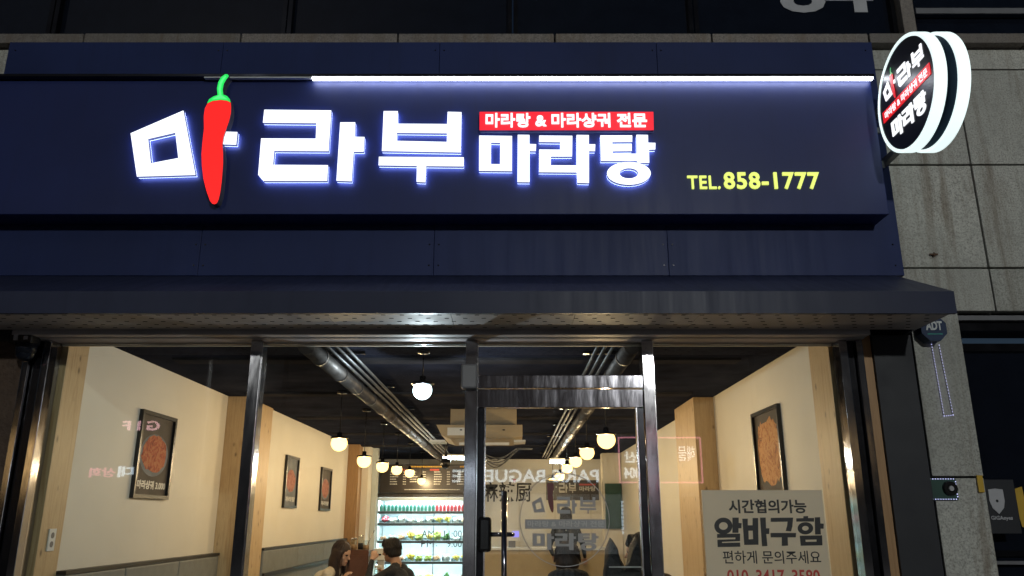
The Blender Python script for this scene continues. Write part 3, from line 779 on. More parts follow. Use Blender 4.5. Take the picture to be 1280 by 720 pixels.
# ---- help wanted notice
nx0, nx1 = 1.115, 1.822
nz = 1.71
no = thing('notice_board', (1.47, 4.8, 0.75), 'pale help wanted notice with black and red lettering on the right window', 'notice')
build('board', MB().box(nx0, nx1, 4.842, 4.856, 0.76, nz, bev=0.002), 'notice_white', no)
fnn = front(4.842)
def npx(x, y): q = atY(870 + x / 6.0, 600 + y / 6.0, 4.842); return q.x, q.z
def line(txt, x0, y0, x1, y1, off, mat, name):
    u0, v1 = npx(x0, y0); u1, v0 = npx(x1, y1)
    t = MB(); text_into(t, txt, fnn, u0, u1, v0, v1, 0.0004, 0.0016, off)
    return build(name, t, mat, no)
line('시간협의가능', 240, 146, 832, 250, 0.028, 'print_black', 'lettering')
def oval(cx, cy, rx, ry, n=28): return [(cx + rx * cos(2 * pi * i / n), cy + ry * sin(2 * pi * i / n)) for i in range(n)]
AL = [[oval(205, 345, 68, 63), oval(205, 345, 33, 29)], [[(273, 282), (320, 282), (320, 322), (342, 324), (340, 362), (318, 362), (318, 396), (273, 396)]],
      [[(158, 405), (330, 402), (330, 458), (195, 464), (195, 472), (330, 469), (332, 500), (162, 503), (160, 448), (295, 444), (295, 431), (158, 434)]]]
BA = [[[(347, 290), (388, 290), (388, 340), (424, 340), (424, 285), (465, 285), (468, 485), (362, 487)], [(393, 380), (425, 380), (428, 443), (395, 445)]],
      [[(480, 282), (522, 282), (525, 362), (550, 362), (548, 405), (527, 405), (535, 495), (495, 497)]]]
GU = [[[(560, 284), (728, 282), (722, 350), (712, 385), (672, 382), (683, 345), (686, 312), (560, 314)]],
      [[(558, 397), (750, 397), (748, 430), (687, 430), (690, 492), (643, 494), (643, 430), (560, 430)]]]
HA = [[[(805, 272), (840, 270), (840, 285), (885, 285), (885, 312), (752, 312), (752, 287), (805, 286)]], [oval(820, 362, 58, 46), oval(820, 362, 25, 18)],
      [[(890, 280), (930, 278), (932, 325), (958, 328), (956, 365), (934, 365), (936, 408), (893, 408)]], [[(778, 418), (945, 415), (948, 490), (785, 493)], [(820, 448), (903, 446), (904, 462), (822, 464)]]]
for syl in (AL, BA, GU, HA):
    t = MB()
    for sh2 in syl: t.prism([[npx(*q) for q in l] for l in sh2], fnn, 0.0004, 0.0016)
    build('headline_letter', t, 'print_black', no)
line('편하게 문의주세요', 198, 530, 940, 628, 0.008, 'print_black', 'lettering')
line('010. 3417. 3580', 230, 672, 935, 775, 0.018, 'notice_red', 'lettering')
line('마라부 마라탕', 300, 830, 860, 930, 0.018, 'print_black', 'lettering')

# ---- door lettering (drawn on the outside of the door glass)
dfn = front(4.8255)
def dput(mb_, L, x0, z0, kx, kz, tx, tz): mb_.prism([[(tx + (u - x0) * kx, tz + (v - z0) * kz) for u, v in l] for l in L], dfn, 0.0, 0.0015)
def bbox(Ls):
    xs = [q[0] for L in Ls for l in L for q in l]; zs = [q[1] for L in Ls for l in L for q in l]
    return min(xs), max(xs), min(zs), max(zs)
bt = bbox(TOP); bb = bbox(BOT)
dt = MB()
tx0, tx1, tz0, tz1 = 0.115, 0.49, 1.575, 1.672
for L in TOP: dput(dt, L, bt[0], bt[2], (tx1 - tx0) / (bt[1] - bt[0]), (tz1 - tz0) / (bt[3] - bt[2]), tx0, tz0)
build('door_lettering', dt, 'decal_grey', door, kind='stuff'); dt = MB()
tx0, tx1, tz0, tz1 = 0.118, 0.50, 1.372, 1.468
for L in BOT: dput(dt, L, bb[0], bb[2], (tx1 - tx0) / (bb[1] - bb[0]), (tz1 - tz0) / (bb[3] - bb[2]), tx0, tz0)
build('door_lettering', dt, 'decal_grey', door, kind='stuff')
bb_ = build('door_band', MB().box(0.075, 0.545, 4.8235, 4.8255, 1.492, 1.545), 'decal_grey', door)
t_ = MB(); text_into(t_, BTXT, front(4.8235), 0.09, 0.535, 1.503, 1.537, 0.0003, 0.0015, 0.02)
build('band_lettering', t_, 'print_white', door)
cc = MB(); Rr = 0.262; ccx, ccz = 0.305, 1.545
cc.prism([[(ccx + Rr * cos(2 * pi * i / 64), ccz + Rr * sin(2 * pi * i / 64)) for i in range(64)], [(ccx + (Rr - .005) * cos(2 * pi * i / 64), ccz + (Rr - .005) * sin(2 * pi * i / 64)) for i in range(64)]], dfn, 0.0, 0.0012)
build('door_circle', cc, 'decal_grey', door)
br_ = bbox([L_red]); k = 0.17 / (br_[3] - br_[2])
t_ = MB(); t_.prism([[(0.205 + (u - br_[0]) * k, 1.582 + (v - br_[2]) * k) for u, v in l] for l in L_red], dfn, 0.0016, 0.003)
build('door_chilli', t_, 'decal_red', door)

# ================================================================== INTERIOR
lw = thing('left_wall', (-2.85, 9.0, 0.0), 'cream painted left wall of the restaurant with pine columns', 'wall')
build('wall_face', MB().box(-3.0, -2.80, 5.182, 7.87, 0.0, 2.709), 'cream_paint', lw)
build('wall_face', MB().box(-3.0, -2.66, 8.79, 13.2, 0.0, 2.709), 'cream_paint', lw)
build('front_board', MB().box(-3.0, -2.79, 4.935, 5.18, 0.0, 2.709, bev=0.003), 'pine_panel', lw)
build('column', MB().box(-2.99, -2.62, 7.873, 8.787, 0.0, 2.709, bev=0.003), 'pine_panel', lw)
build('brown_column', MB().box(-3.0, -2.48, 13.21, 13.5, 0.0, 2.709), 'brown_wood', lw)
build('ivory_column', MB().box(-3.0, -2.375, 13.51, 13.9, 0.0, 2.709), 'cream_paint', lw)
build('grey_column', MB().box(-3.0, -2.29, 13.91, 14.05, 0.0, 2.709), 'tile_white', lw)
qa, qb = atX(61, 661, -2.79), atX(74, 688, -2.79)
so = build('socket_plate', MB().box(-2.7895, -2.781, qa.y, qa.y + 0.075, qb.z, qa.z, bev=0.002), 'white_plastic', None, label='white double wall socket on the left pine board', cat='socket')
for dz in (0.3, 0.7):
    zz = qb.z + (qa.z - qb.z) * dz
    q = MB(); q.cyl((-2.782, qa.y + .0375, zz), (-2.7795, qa.y + .0375, zz), 0.018, 0.018, 14); build('outlet', q, 'grey_plastic', so)
# padded wainscot and bench along the left wall
bw = thing('wall_bench', (-2.6, 7.0, 0.0), 'long bench with tall grey padded back along the left wall', 'bench')
for y0, y1 in ((5.19, 6.0), (6.005, 6.95), (6.955, 7.868)):
    build('back_pad', MB().box(-2.798, -2.74, y0, y1, 0.5, 1.215, bev=0.012), 'upholstery', bw)
for y0, y1 in ((8.80, 10.2), (10.205, 11.6), (11.605, 13.19)):
    build('back_pad', MB().box(-2.658, -2.60, y0, y1, 0.5, 1.225, bev=0.012), 'upholstery' , bw)
build('top_trim', MB().box(-2.798, -2.735, 5.19, 7.868, 1.217, 1.24), 'dark_trim', bw)
build('top_trim', MB().box(-2.658, -2.595, 8.80, 13.19, 1.227, 1.25), 'dark_trim', bw)
build('back_trim', MB().box(-2.60, -2.575, 8.80, 13.19, 0.96, 1.0), 'dark_trim', bw)
for y0, y1 in ((5.19, 7.868), (8.80, 13.19)):
    x = -2.74 if y0 < 6 else -2.575
    build('seat', MB().box(x, x + 0.45, y0, y1, 0.38, 0.47, bev=0.02), 'upholstery', bw)
    build('seat_base', MB().box(x + 0.02, x + 0.40, y0, y1, 0.004, 0.379), 'dark_trim', bw)

rw = thing('right_wall', (2.1, 9.0, 0.0), 'cream painted right wall of the restaurant with a thick pine column', 'wall')
build('wall_face', MB().box(2.0, 2.25, 5.272, 7.93, 0.0, 2.709), 'cream_paint', rw)
build('wall_face', MB().box(2.0, 2.25, 8.88, 16.6, 0.0, 2.709), 'cream_paint', rw)
build('front_board', MB().box(1.99, 2.145, 4.935, 5.27, 0.0, 2.709, bev=0.003), 'pine_panel', rw)
build('column', MB().box(1.80, 2.24, 7.933, 8.877, 0.0, 2.709, bev=0.003), 'pine_panel', rw)
build('ivory_column', MB().box(1.66, 1.99, 15.0, 15.3, 0.0, 2.709), 'cream_paint', rw)
bk = thing('back_wall', (-0.3, 16.7, 0.0), 'pale tiled back wall of the restaurant seen through the door', 'wall')
build('wall_face', MB().box(-3.0, 2.25, 16.6, 16.8, 0.0, 2.709), 'white_paint', bk)
build('white_partition', MB().box(-0.70, 0.62, 15.2, 15.3, 0.0, 2.43), 'white_paint', bk)
gb = build('green_board', MB().box(1.69, 1.985, 14.93, 14.99, 1.37, 2.16, bev=0.004), 'green_board', None, label='dark green board on the ivory column at the right rear', cat='board')
# calligraphy on the partition
ca = MB(); text_into(ca, '麻辣厨', front(15.2), -0.56, 0.36, 1.84, 2.2, 0.0, 0.006, 0.012)
cg = thing('calligraphy', (-0.1, 15.19, 1.84), 'black brush lettering on the white rear partition', 'lettering')
build('characters', ca, 'print_black', cg)
build('seal_stamp', MB().box(0.02, 0.07, 15.19, 15.199, 2.2, 2.25), 'print_red', cg)
# dark board with the shop's name behind the counter
bo_ = thing('name_board', (1.03, 15.1, 1.88), 'dark board with small white shop lettering above the rear counter', 'board')
build('panel', MB().box(0.63, 1.60, 15.16, 15.2, 1.87, 2.23, bev=0.003), 'board_black', bo_)
nf = front(15.16); nl = MB()
for L in TOP: nl.prism([[(0.66 + (u - bt[0]) * 0.52 / (bt[1] - bt[0]), 2.0 + (v - bt[2]) * 0.18 / (bt[3] - bt[2])) for u, v in l] for l in L], nf, 0.0, 0.004)
text_into(nl, '마라탕', nf, 1.24, 1.54, 2.03, 2.12, 0.0, 0.004, 0.03)
build('lettering', nl, 'print_white', bo_)
build('red_line', MB().box(1.24, 1.54, 15.155, 15.16, 2.135, 2.165), 'print_red', bo_)
# rear counter and its till screen
rc = thing('service_counter', (0.4, 14.6, 0.0), 'wooden service counter in front of the white rear partition', 'counter')
build('body', MB().box(-0.5, 1.62, 14.3, 14.75, 0.004, 1.03), 'tan_laminate', rc)
build('counter_top', MB().box(-0.53, 1.65, 14.26, 14.78, 1.031, 1.07, bev=0.006), 'white_plastic', rc)
ti = thing('till', (0.0, 14.45, 1.07), 'small till with a glowing blue screen on the rear counter', 'till')
build('stand', MB().box(-0.06, 0.06, 14.42, 14.5, 1.071, 1.18), 'grey_plastic', ti)
build('screen_shell', MB().box(-0.13, 0.13, 14.40, 14.43, 1.18, 1.36, bev=0.005), 'white_plastic', ti)
build('screen', MB().box(0.0, 0.12, 14.395, 14.3995, 1.24, 1.34), 'screen_blue', ti)

# ---- posters
def poster_left(X, y0, y1, z0, z1, mat_bg, food, txt, label, wide=True):
    o = thing('poster', (X, (y0 + y1) / 2, z0), label, 'poster', 'framed food posters')
    fr = MB()
    fr.box(X, X + 0.03, y0, y1, z0, z0 + .028); fr.box(X, X + 0.03, y0, y1, z1 - .028, z1)
    fr.box(X, X + 0.03, y0, y0 + .028, z0 + .028, z1 - .028); fr.box(X, X + 0.03, y1 - .028, y1, z0 + .028, z1 - .028)
    build('frame', fr, 'frame_black', o)
    build('print', MB().box(X + 0.001, X + 0.008, y0 + .028, y1 - .028, z0 + .028, z1 - .028), mat_bg, o)
    fn = lambda u, v, w: (X + 0.008 + w, u, v)
    cy = (y0 + y1) / 2; cz = z0 + (z1 - z0) * 0.52; ry = (y1 - y0) * 0.38; rz = (z1 - z0) * 0.23
    rn = random.Random(int(y0 * 10))
    build('bowl', MB().prism([[(cy + ry * 1.05 * cos(i * pi / 16), cz - 0.01 + rz * 1.08 * sin(i * pi / 16)) for i in range(32)]], fn, 0.0, 0.001), 'poster_blue', o)
    build('food', MB().prism([[(cy + ry * (0.9 + rn.uniform(-.05, .08)) * cos(i * pi / 16), cz + rz * (0.92 + rn.uniform(-.06, .1)) * sin(i * pi / 16)) for i in range(32)]], fn, 0.001, 0.002), food, o)
    t = MB(); text_into(t, txt, fn, y0 + 0.08, y1 - 0.05, z0 + 0.07, z0 + 0.07 + (z1 - z0) * 0.1, 0.0, 0.0015, 0.03)
    build('lettering', t, 'print_white', o)
    return o
def poster_right(X, y0, y1, z0, z1, label):
    o = thing('poster', (X, (y0 + y1) / 2, z0), label, 'poster', 'framed food posters')
    fr = MB()
    fr.box(X - .03, X, y0, y1, z0, z0 + .028); fr.box(X - .03, X, y0, y1, z1 - .028, z1)
    fr.box(X - .03, X, y0, y0 + .028, z0 + .028, z1 - .028); fr.box(X - .03, X, y1 - .028, y1, z0 + .028, z1 - .028)
    build('frame', fr, 'frame_black', o)
    build('print', MB().box(X - 0.008, X - 0.001, y0 + .028, y1 - .028, z0 + .028, z1 - .028), 'poster_dark', o)
    fn = lambda u, v, w: (X - 0.008 - w, -u, v)
    rn = random.Random(5); cy = -(y0 + y1) / 2; cz = z0 + (z1 - z0) * 0.60
    pts = []
    for i in range(40):
        a = 2 * pi * i / 40; e = 0.55
        pts.append((cy + (y1 - y0) * 0.38 * math.copysign(abs(cos(a)) ** e, cos(a)) * rn.uniform(.93, 1.05), cz + (z1 - z0) * 0.30 * math.copysign(abs(sin(a)) ** e, sin(a)) * rn.uniform(.9, 1.1)))
    build('food', MB().prism([pts], fn, 0.0, 0.001), 'food_orange', o)
    t = MB(); text_into(t, '꿔바로우 11000', fn, -(y1 - 0.05), -(y0 + 0.06), z0 + 0.06, z0 + 0.13, 0.0, 0.0015, 0.03)
    build('lettering', t, 'print_white', o)
poster_left(-2.799, 6.03, 6.66, 1.695, 2.343, 'poster_dark', 'food_red', '마라샹궈 3.000', 'framed poster of a red bowl of food nearest the street on the left wall')
poster_left(-2.659, 9.55, 10.12, 1.67, 2.27, 'poster_blue', 'food_pink', '마라탕', 'framed poster with a large pale bowl, middle one on the left wall')
poster_left(-2.659, 11.36, 12.0, 1.655, 2.24, 'poster_dark', 'food_pink', '마라탕', 'narrow looking framed poster farthest back on the left wall')
poster_right(1.999, 5.96, 6.63, 1.56, 2.375, 'tall framed poster of orange fried food on the right wall')

# ---- pendant lamps
def lamp(loc, mat, label, group, r=0.075):
    x, y, z = loc
    o = thing('pendant_lamp', (x, y, z), label, 'lamp', group)
    c = MB(); c.cyl((x, y, z + 0.10), (x, y, 2.71), 0.004, n=6); build('cord', c, 'black_plastic', o)
    c = MB(); c.lathe([(0.0, 0.105), (0.022, 0.10), (0.024, 0.062), (0.080, 0.054), (0.083, 0.0425), (0.0, 0.0425)], (x, y, z), 20); build('cap', c, 'dark_frame', o)
    b = MB(); b.ball((x, y, z), (r, r, r * 0.98), 20, 10, 0, -pi / 2, 0.58)
    b.lathe([(r * cos(0.58), r * 0.98 * sin(0.58)), (0.0, 0.0415)], (x, y, z), 20); bu_ = build('bulb', b, mat, o)
    ld = bpy.data.lights.new('lamp_light', 'POINT'); ld.energy = 38.0 if mat == 'bulb_warm' else 62.0; ld.shadow_soft_size = 0.028
    ld.color = (1.0, 0.70, 0.38) if mat == 'bulb_warm' else (0.82, 0.92, 1.0)
    lo = bpy.data.objects.new('lamp_light', ld); link(lo, bu_, (x, y, z - 0.012))
    c = MB(); c.lathe([(0.0, 2.709 - z), (0.045, 2.708 - z), (0.045, 2.68 - z), (0.0, 2.678 - z)], (x, y, z), 16); build('ceiling_rose', c, 'dark_frame', o)
    return o
ordn = ['nearest the street', 'second from the street', 'third from the street', 'fourth from the street', 'fifth from the street', 'farthest back']
for i, (p, q) in enumerate((((424, 554)), ((455, 576)), ((478, 583)), ((496, 587)), ((512, 591)), ((527, 601)))):
    lamp(atX(p, q, -1.6), 'bulb_warm', 'warm globe pendant in the left row, ' + ordn[i], 'warm pendants of the left row')
for i, (p, q) in enumerate(((757.8, 549.8), (733.8, 565.8), (719.6, 576.4), (708.9, 584.9), (700, 595), (691, 601))):
    lamp(atX(p, q, 0.77), 'bulb_warm', 'warm globe pendant in the right row, ' + ordn[i], 'warm pendants of the right row')
lamp(atY(528, 488, 5.6), 'bulb_cool', 'bluish white globe pendant close behind the middle window', None, 0.067)

# ---- ceiling ducts and conduits
def run(X, name, label, flip):
    o = thing(name, (X, 10.0, 2.55), label, 'duct')
    d = MB(); d.cyl((X, 4.95, 2.60), (X, 15.5, 2.60), 0.055, n=16)
    for k in range(16): d.cyl((X, 5.3 + k * 0.66, 2.60), (X, 5.33 + k * 0.66, 2.60), 0.061, n=16)
    build('duct', d, 'duct_metal', o)
    for j in range(3):
        c = MB(); xx = X + flip * (0.10 + 0.045 * j)
        c.cyl((xx, 4.95, 2.625 + 0.012 * j), (xx, 15.2, 2.625 + 0.012 * j), 0.011, n=8); build('conduit', c, 'conduit_metal', o)
    h = MB()
    for k in range(7):
        y = 5.6 + k * 1.5
        h.box(X - 0.07, X + 0.07 if flip < 0 else X + 0.25, y, y + 0.03, 2.678, 2.70) if flip > 0 else h.box(X - 0.25, X + 0.07, y, y + 0.03, 2.678, 2.70)
        h.cyl((X, y + .015, 2.6), (X, y + .015, 2.705), 0.005, n=6)
    build('hanger', h, 'dark_frame', o)
run(-1.3, 'ceiling_duct', 'grey round duct with conduits running back along the ceiling, left of the door', 1)
run(0.76, 'ceiling_duct', 'grey round duct with conduits running back along the ceiling, above the door', -1)

# ---- ceiling air conditioner and lit tubes
ac = thing('air_conditioner', (-0.35, 8.9, 2.37), 'beige ceiling air conditioner with white flaps hanging above the door line', 'air conditioner')
build('duct_box', MB().box(-0.67, 0.05, 8.75, 9.5, 2.53, 2.70, bev=0.004), 'tan_laminate', ac)
sh_ = MB().prism([[(-0.80, 2.50), (0.11, 2.50), (0.11, 2.38), (-0.02, 2.365), (-0.66, 2.365), (-0.74, 2.39)]], front(8.9), -0.55, 0.4)
build('casing', sh_, 'tan_laminate', ac)
for x0, x1 in ((-0.86, -0.70), (0.02, 0.14)):
    build('flap', MB().box(x0, x1, 8.42, 8.70, 2.315, 2.335), 'white_plastic', ac)
build('grille', MB().box(-0.68, -0.35, 8.495, 8.499, 2.39, 2.47), 'white_plastic', ac)
for x in (-0.55, -0.1): build('fixing', MB().box(x, x + .025, 8.494, 8.4985, 2.44, 2.452), 'dark_frame', ac)
build('tube_batten', MB().box(-0.56, -0.03, 8.60, 8.64, 2.30, 2.325), 'white_plastic', None, label='unlit white tube batten hanging below the air conditioner', cat='batten')
for (x0, x1, y, z, lab) in ((-1.02, -0.68, 12.0, 2.405, 'short lit tube lamp above the drinks cooler'), (0.55, 0.78, 12.0, 2.35, 'short lit tube lamp above the rear counter')):
    o = thing('tube_lamp', (x0, y, z), lab, 'lamp', 'lit ceiling tubes at the rear')
    build('housing', MB().box(x0, x1, y - .03, y + .03, z + 0.022, z + 0.05), 'white_plastic', o)
    t = MB(); t.cyl((x0 + .01, y, z), (x1 - .01, y, z), 0.022, n=12); build('tube', t, 'tube_cool', o)
    t = MB()
    for x in (x0 + .05, x1 - .05): t.cyl((x, y, z + .05), (x, y, 2.709), 0.004, n=6)
    build('hanger', t, 'dark_frame', o)
m_ = MB(); q = atY(557, 579, 11.5)
m_.cyl((q.x, 11.5, 2.70), (q.x, 11.5, q.z + .08), 0.02, n=8); m_.ball((q.x, 11.5, q.z), 0.075, 14, 8)
build('ball_camera', m_, 'black_plastic', None, label='black ball shaped ceiling camera near the lit tube', cat='camera')
# drooping cable bundle above the partition
cb = thing('cable_bundle', (-0.35, 13.5, 2.4), 'sagging bundle of silvery cables hanging from the ceiling at the rear', 'cables')
for j in range(5):
    pts = []
    for i in range(13):
        t = i / 12.0
        pts.append((-0.62 + 0.95 * t + 0.03 * sin(j * 2 + t * 5), 13.5 + 0.05 * j, 2.69 - (0.16 + 0.035 * j) * sin(pi * min(1, t * 1.35)) ** 1.0 * (1 if t < 0.74 else 0.3) - 0.02))
    build('cable', MB().tube(pts, 0.010, 6), 'conduit_metal', cb)

# ---- open drinks and vegetable cooler with menu board above
FX0, FX1, FYF, FYB = -2.46, -0.72, 15.0, 15.75
fr = thing('display_cooler', (-1.6, 15.3, 0.0), 'tall open display cooler with lit white shelves at the rear left', 'cooler')
build('back_panel', MB().box(FX0, FX1, FYB - .05, FYB, 0.1, 1.92), 'cooler_white', fr)
for x0, x1 in ((FX0, FX0 + .035), (FX1 - .035, FX1)):
    build('side_panel', MB().box(x0, x1, FYF, FYB - .051, 0.1, 1.92, bev=0.004), 'cooler_white', fr)
build('top_box', MB().box(FX0, FX1, FYF - .02, FYB, 1.921, 1.985, bev=0.005), 'board_black', fr)
build('valance', MB().box(FX0 + .036, FX1 - .036, FYF - .018, FYF - .004, 1.862, 1.9205), 'cooler_white', fr)
build('plinth', MB().box(FX0, FX1, FYF, FYB, 0.004, 0.099), 'shelf_dark', fr)
SH = [1.655, 1.448, 1.145, 0.790, 0.45, 0.101]
for k, z in enumerate(SH):
    s_ = build('shelf', MB().box(FX0 + .036, FX1 - .036, FYF + 0.02 * k, FYB - .055, z, z + 0.022), 'cooler_white', fr)
    build('shelf_edge', MB().box(FX0 + .036, FX1 - .036, FYF + 0.02 * k - 0.012, FYF + 0.02 * k - 0.0005, z - 0.024, z + 0.020), 'shelf_dark', s_)
    if k < 5: build('shelf_light', MB().box(FX0 + .05, FX1 - .05, FYF + 0.05 + .02 * k, FYF + 0.075 + .02 * k, z - 0.018, z - 0.001), 'cooler_led', s_)
build('top_light', MB().box(FX0 + .05, FX1 - .05, FYF + 0.06, FYF + 0.11, 1.885, 1.915), 'cooler_led', fr)
post = MB(); post.box(-1.48, -1.465, FYB - .07, FYB - .052, 0.1, 1.9); build('rack_post', post, 'conduit_metal', fr)
def bottle(loc, mat, label, group):
    x, y, z = loc
    o = thing('drink_bottle', loc, label, 'bottle', group)
    b = MB(); b.lathe([(0.0, 0.0), (0.028, 0.0), (0.03, 0.01), (0.03, 0.075), (0.012, 0.105), (0.012, 0.115)], loc, 10); build('bottle_body', b, mat, o)
    b = MB(); b.lathe([(0.0135, 0.113), (0.0135, 0.132), (0.0, 0.133)], loc, 10); build('cap', b, 'pack_white', o)
    return o
ORD = ['first', 'second', 'third', 'fourth', 'fifth', 'sixth', 'seventh', 'eighth', 'ninth', 'tenth', 'eleventh', 'twelfth', 'thirteenth', 'fourteenth', 'fifteenth']
b0 = b1 = None
for i in range(24):
    x = FX0 + 0.085 + i * 0.0675; loc = (x, FYF + 0.06, 1.678)
    if i < 15:
        lab, grp = 'small teal bottle in the top row of the cooler, %s teal one from the left' % ORD[i], 'teal bottles'
        if b0 is None: b0 = bottle(loc, 'pack_teal', lab, grp)
        else: dup(b0, Vector(loc) - LOC[b0.name], lab)
    else:
        lab, grp = 'small red bottle in the top row of the cooler, %s red one from the left' % ORD[i - 15], 'red bottles'
        if b1 is None: b1 = bottle(loc, 'pack_red', lab, grp)
        else: dup(b1, Vector(loc) - LOC[b1.name], lab)
def tray(loc, mat, food_h, seed, label, group):
    x, y, z = loc; rn = random.Random(seed)
    o = thing('food_tray', loc, label, 'tray', group)
    t = MB(); t.box(x - .075, x + .075, y, y + .2, z, z + .008)
    t.box(x - .078, x - .072, y, y + .2, z + .008, z + .05); t.box(x + .072, x + .078, y, y + .2, z + .008, z + .05)
    t.box(x - .072, x + .072, y - .003, y + .003, z + .008, z + .05); t.box(x - .072, x + .072, y + .197, y + .203, z + .008, z + .05)
    build('tub', t, 'jar_glass', o)
    f = MB()
    for _ in range(16):
        f.ball((x + rn.uniform(-.05, .05), y + rn.uniform(.03, .17), z + rn.uniform(.02, food_h)), (rn.uniform(.02, .04), rn.uniform(.02, .03), rn.uniform(.015, .034)), 6, 4)
    build('contents', f, mat, o)
    return o
rn = random.Random(11)
rows = {1: ['pack_red', 'pack_white', 'pack_white', 'pack_white', 'pack_white', 'pack_white', 'pack_yellow', 'pack_yellow', 'pack_white', 'pack_tan'],
        2: ['pack_tan', 'pack_white', 'pack_tan', 'pack_yellow', 'pack_lime', 'pack_yellow', 'pack_lime', 'leaf_green', 'pack_white', 'pack_white'],
        3: ['pack_yellow', 'pack_lime', 'pack_tan', 'pack_yellow', 'pack_lime', 'pack_lime', 'pack_tan', 'pack_white', 'pack_yellow', 'pack_yellow'],
        4: ['pack_lime', 'pack_yellow', 'pack_tan', 'pack_lime', 'pack_lime', 'pack_yellow', 'pack_white', 'leaf_green', 'pack_lime', 'pack_tan']}
cn = {'pack_red': 'red', 'pack_white': 'white', 'pack_yellow': 'yellow', 'pack_tan': 'tan', 'pack_lime': 'lime green', 'leaf_green': 'dark green'}
ro = {1: 'second', 2: 'third', 3: 'fourth', 4: 'fifth'}
protos = {}
for k, row in rows.items():
    for i, mt in enumerate(row):
        loc = (FX0 + 0.13 + i * 0.163, FYF + 0.04 + 0.02 * k, SH[k] + 0.0225)
        lab = '%s vegetable tub on the %s shelf of the cooler, %s tub from the left' % (cn[mt], ro[k], ORD[i])
        grp = '%s tubs on the %s cooler shelf' % (cn[mt], ro[k])
        if mt not in protos: protos[mt] = tray(loc, mt, 0.07 + 0.035 * (mt != 'pack_white'), i, lab, grp)
        else:
            dd = dup(protos[mt], Vector(loc) - LOC[protos[mt].name], lab, grp)
            dd.scale = (rn.uniform(.85, 1.0), rn.uniform(.8, 1.0), rn.uniform(.7, 1.5)); dd.rotation_euler = (0, 0, rn.uniform(-.12, .12))
# menu board
me_ = thing('menu_board', (-1.5, 15.0, 2.0), 'long black menu board with rows of small print above the cooler', 'menu')
build('panel', MB().box(-2.40, -0.62, 14.93, 14.98, 1.99, 2.50, bev=0.004), 'board_black', me_)
pr_w, pr_y, pr_r = MB(), MB(), MB()
f_ = front(14.93); rn = random.Random(2)
def dash(m, x0, x1, z, h):
    x = x0
    while x < x1:
        w_ = rn.uniform(0.014, 0.03); m.box(x, min(x + w_, x1), 14.927, 14.9298, z + rn.uniform(0, .003), z + h); x += w_ + rn.uniform(.004, .008)
for j, x0 in enumerate((-2.22, -1.86, -1.42, -1.0)):
    for i in range(6):
        z = 2.355 - i * 0.043
        if j == 1 and i > 4: continue
        dash(pr_w, x0, x0 + rn.uniform(.09, .15), z, 0.018)
        dash(pr_w, x0 + 0.235, x0 + 0.29, z, 0.016)
dash(pr_y, -1.86, -1.15, 2.445, 0.026); dash(pr_y, -0.95, -0.68, 2.445, 0.026)
for x0 in (-1.98, -1.5): pr_r.box(x0, x0 + .17, 14.926, 14.9297, 2.388, 2.416)
dash(pr_w, -1.95, -0.95, 2.045, 0.014)
build('white_print', pr_w, 'print_white', me_); build('yellow_print', pr_y, 'print_yellow', me_); build('red_tags', pr_r, 'print_red', me_)

# ---- condiment stand behind the couple
cs = thing('condiment_stand', (-2.0, 11.0, 0.0), 'dark brown condiment cabinet standing behind the seated couple', 'cabinet')
build('carcass', MB().box(-2.14, -1.86, 10.9, 11.3, 0.004, 1.155, bev=0.006), 'brown_cabinet', cs)
build('cabinet_door', MB().box(-2.12, -1.88, 10.888, 10.899, 0.08, 1.09), 'brown_cabinet', cs)
q = MB(); q.cyl((-1.91, 10.885, 0.62), (-1.91, 10.885, 0.74), 0.006, n=8); build('pull', q, 'bright_edge', cs)
for i, (x, y, h, r, what) in enumerate(((-2.075, 11.0, 0.12, 0.04, 'left'), (-1.995, 11.05, 0.15, 0.036, 'middle'), (-1.91, 10.99, 0.11, 0.042, 'right'))):
    j = thing('jar', (x, y, 1.156), 'glass jar on the brown condiment cabinet, %s of three' % what, 'jar', 'jars on the condiment cabinet')
    g = MB(); g.lathe([(0, 0), (r, 0.0), (r, h), (r * .9, h + 0.008)], (x, y, 1.156), 16); build('jar_body', g, 'jar_glass', j)
    g = MB(); g.cyl((x, y, 1.159), (x, y, 1.156 + h * 0.55), r * .92, n=14); build('contents', g, 'pack_tan' if i != 1 else 'print_black', j)
    if i == 2:
        g = MB(); g.cyl((x, y, 1.18), (x + 0.10, y - 0.02, 1.40), 0.006, 0.005, 8); g.ball((x, y, 1.18), (.016, .016, .012), 8, 5); build('spoon', g, 'bright_edge', j)
    else:
        g = MB(); g.cyl((x, y, 1.156 + h + .008), (x, y, 1.156 + h + .03), r * .95, r * .9, 16); build('lid', g, 'bright_edge', j)
ds = thing('dispenser_box', (-1.72, 11.1, 0.0), 'small white dispenser on a slim post beside the condiment cabinet', 'dispenser')
build('post', MB().box(-1.76, -1.68, 11.05, 11.12, 0.004, 1.02), 'white_plastic', ds)
build('head', MB().box(-1.81, -1.66, 11.0, 11.15, 1.021, 1.17, bev=0.01), 'white_plastic', ds)
build('slot', MB().box(-1.76, -1.71, 10.995, 10.9995, 1.085, 1.105), 'black_plastic', ds)

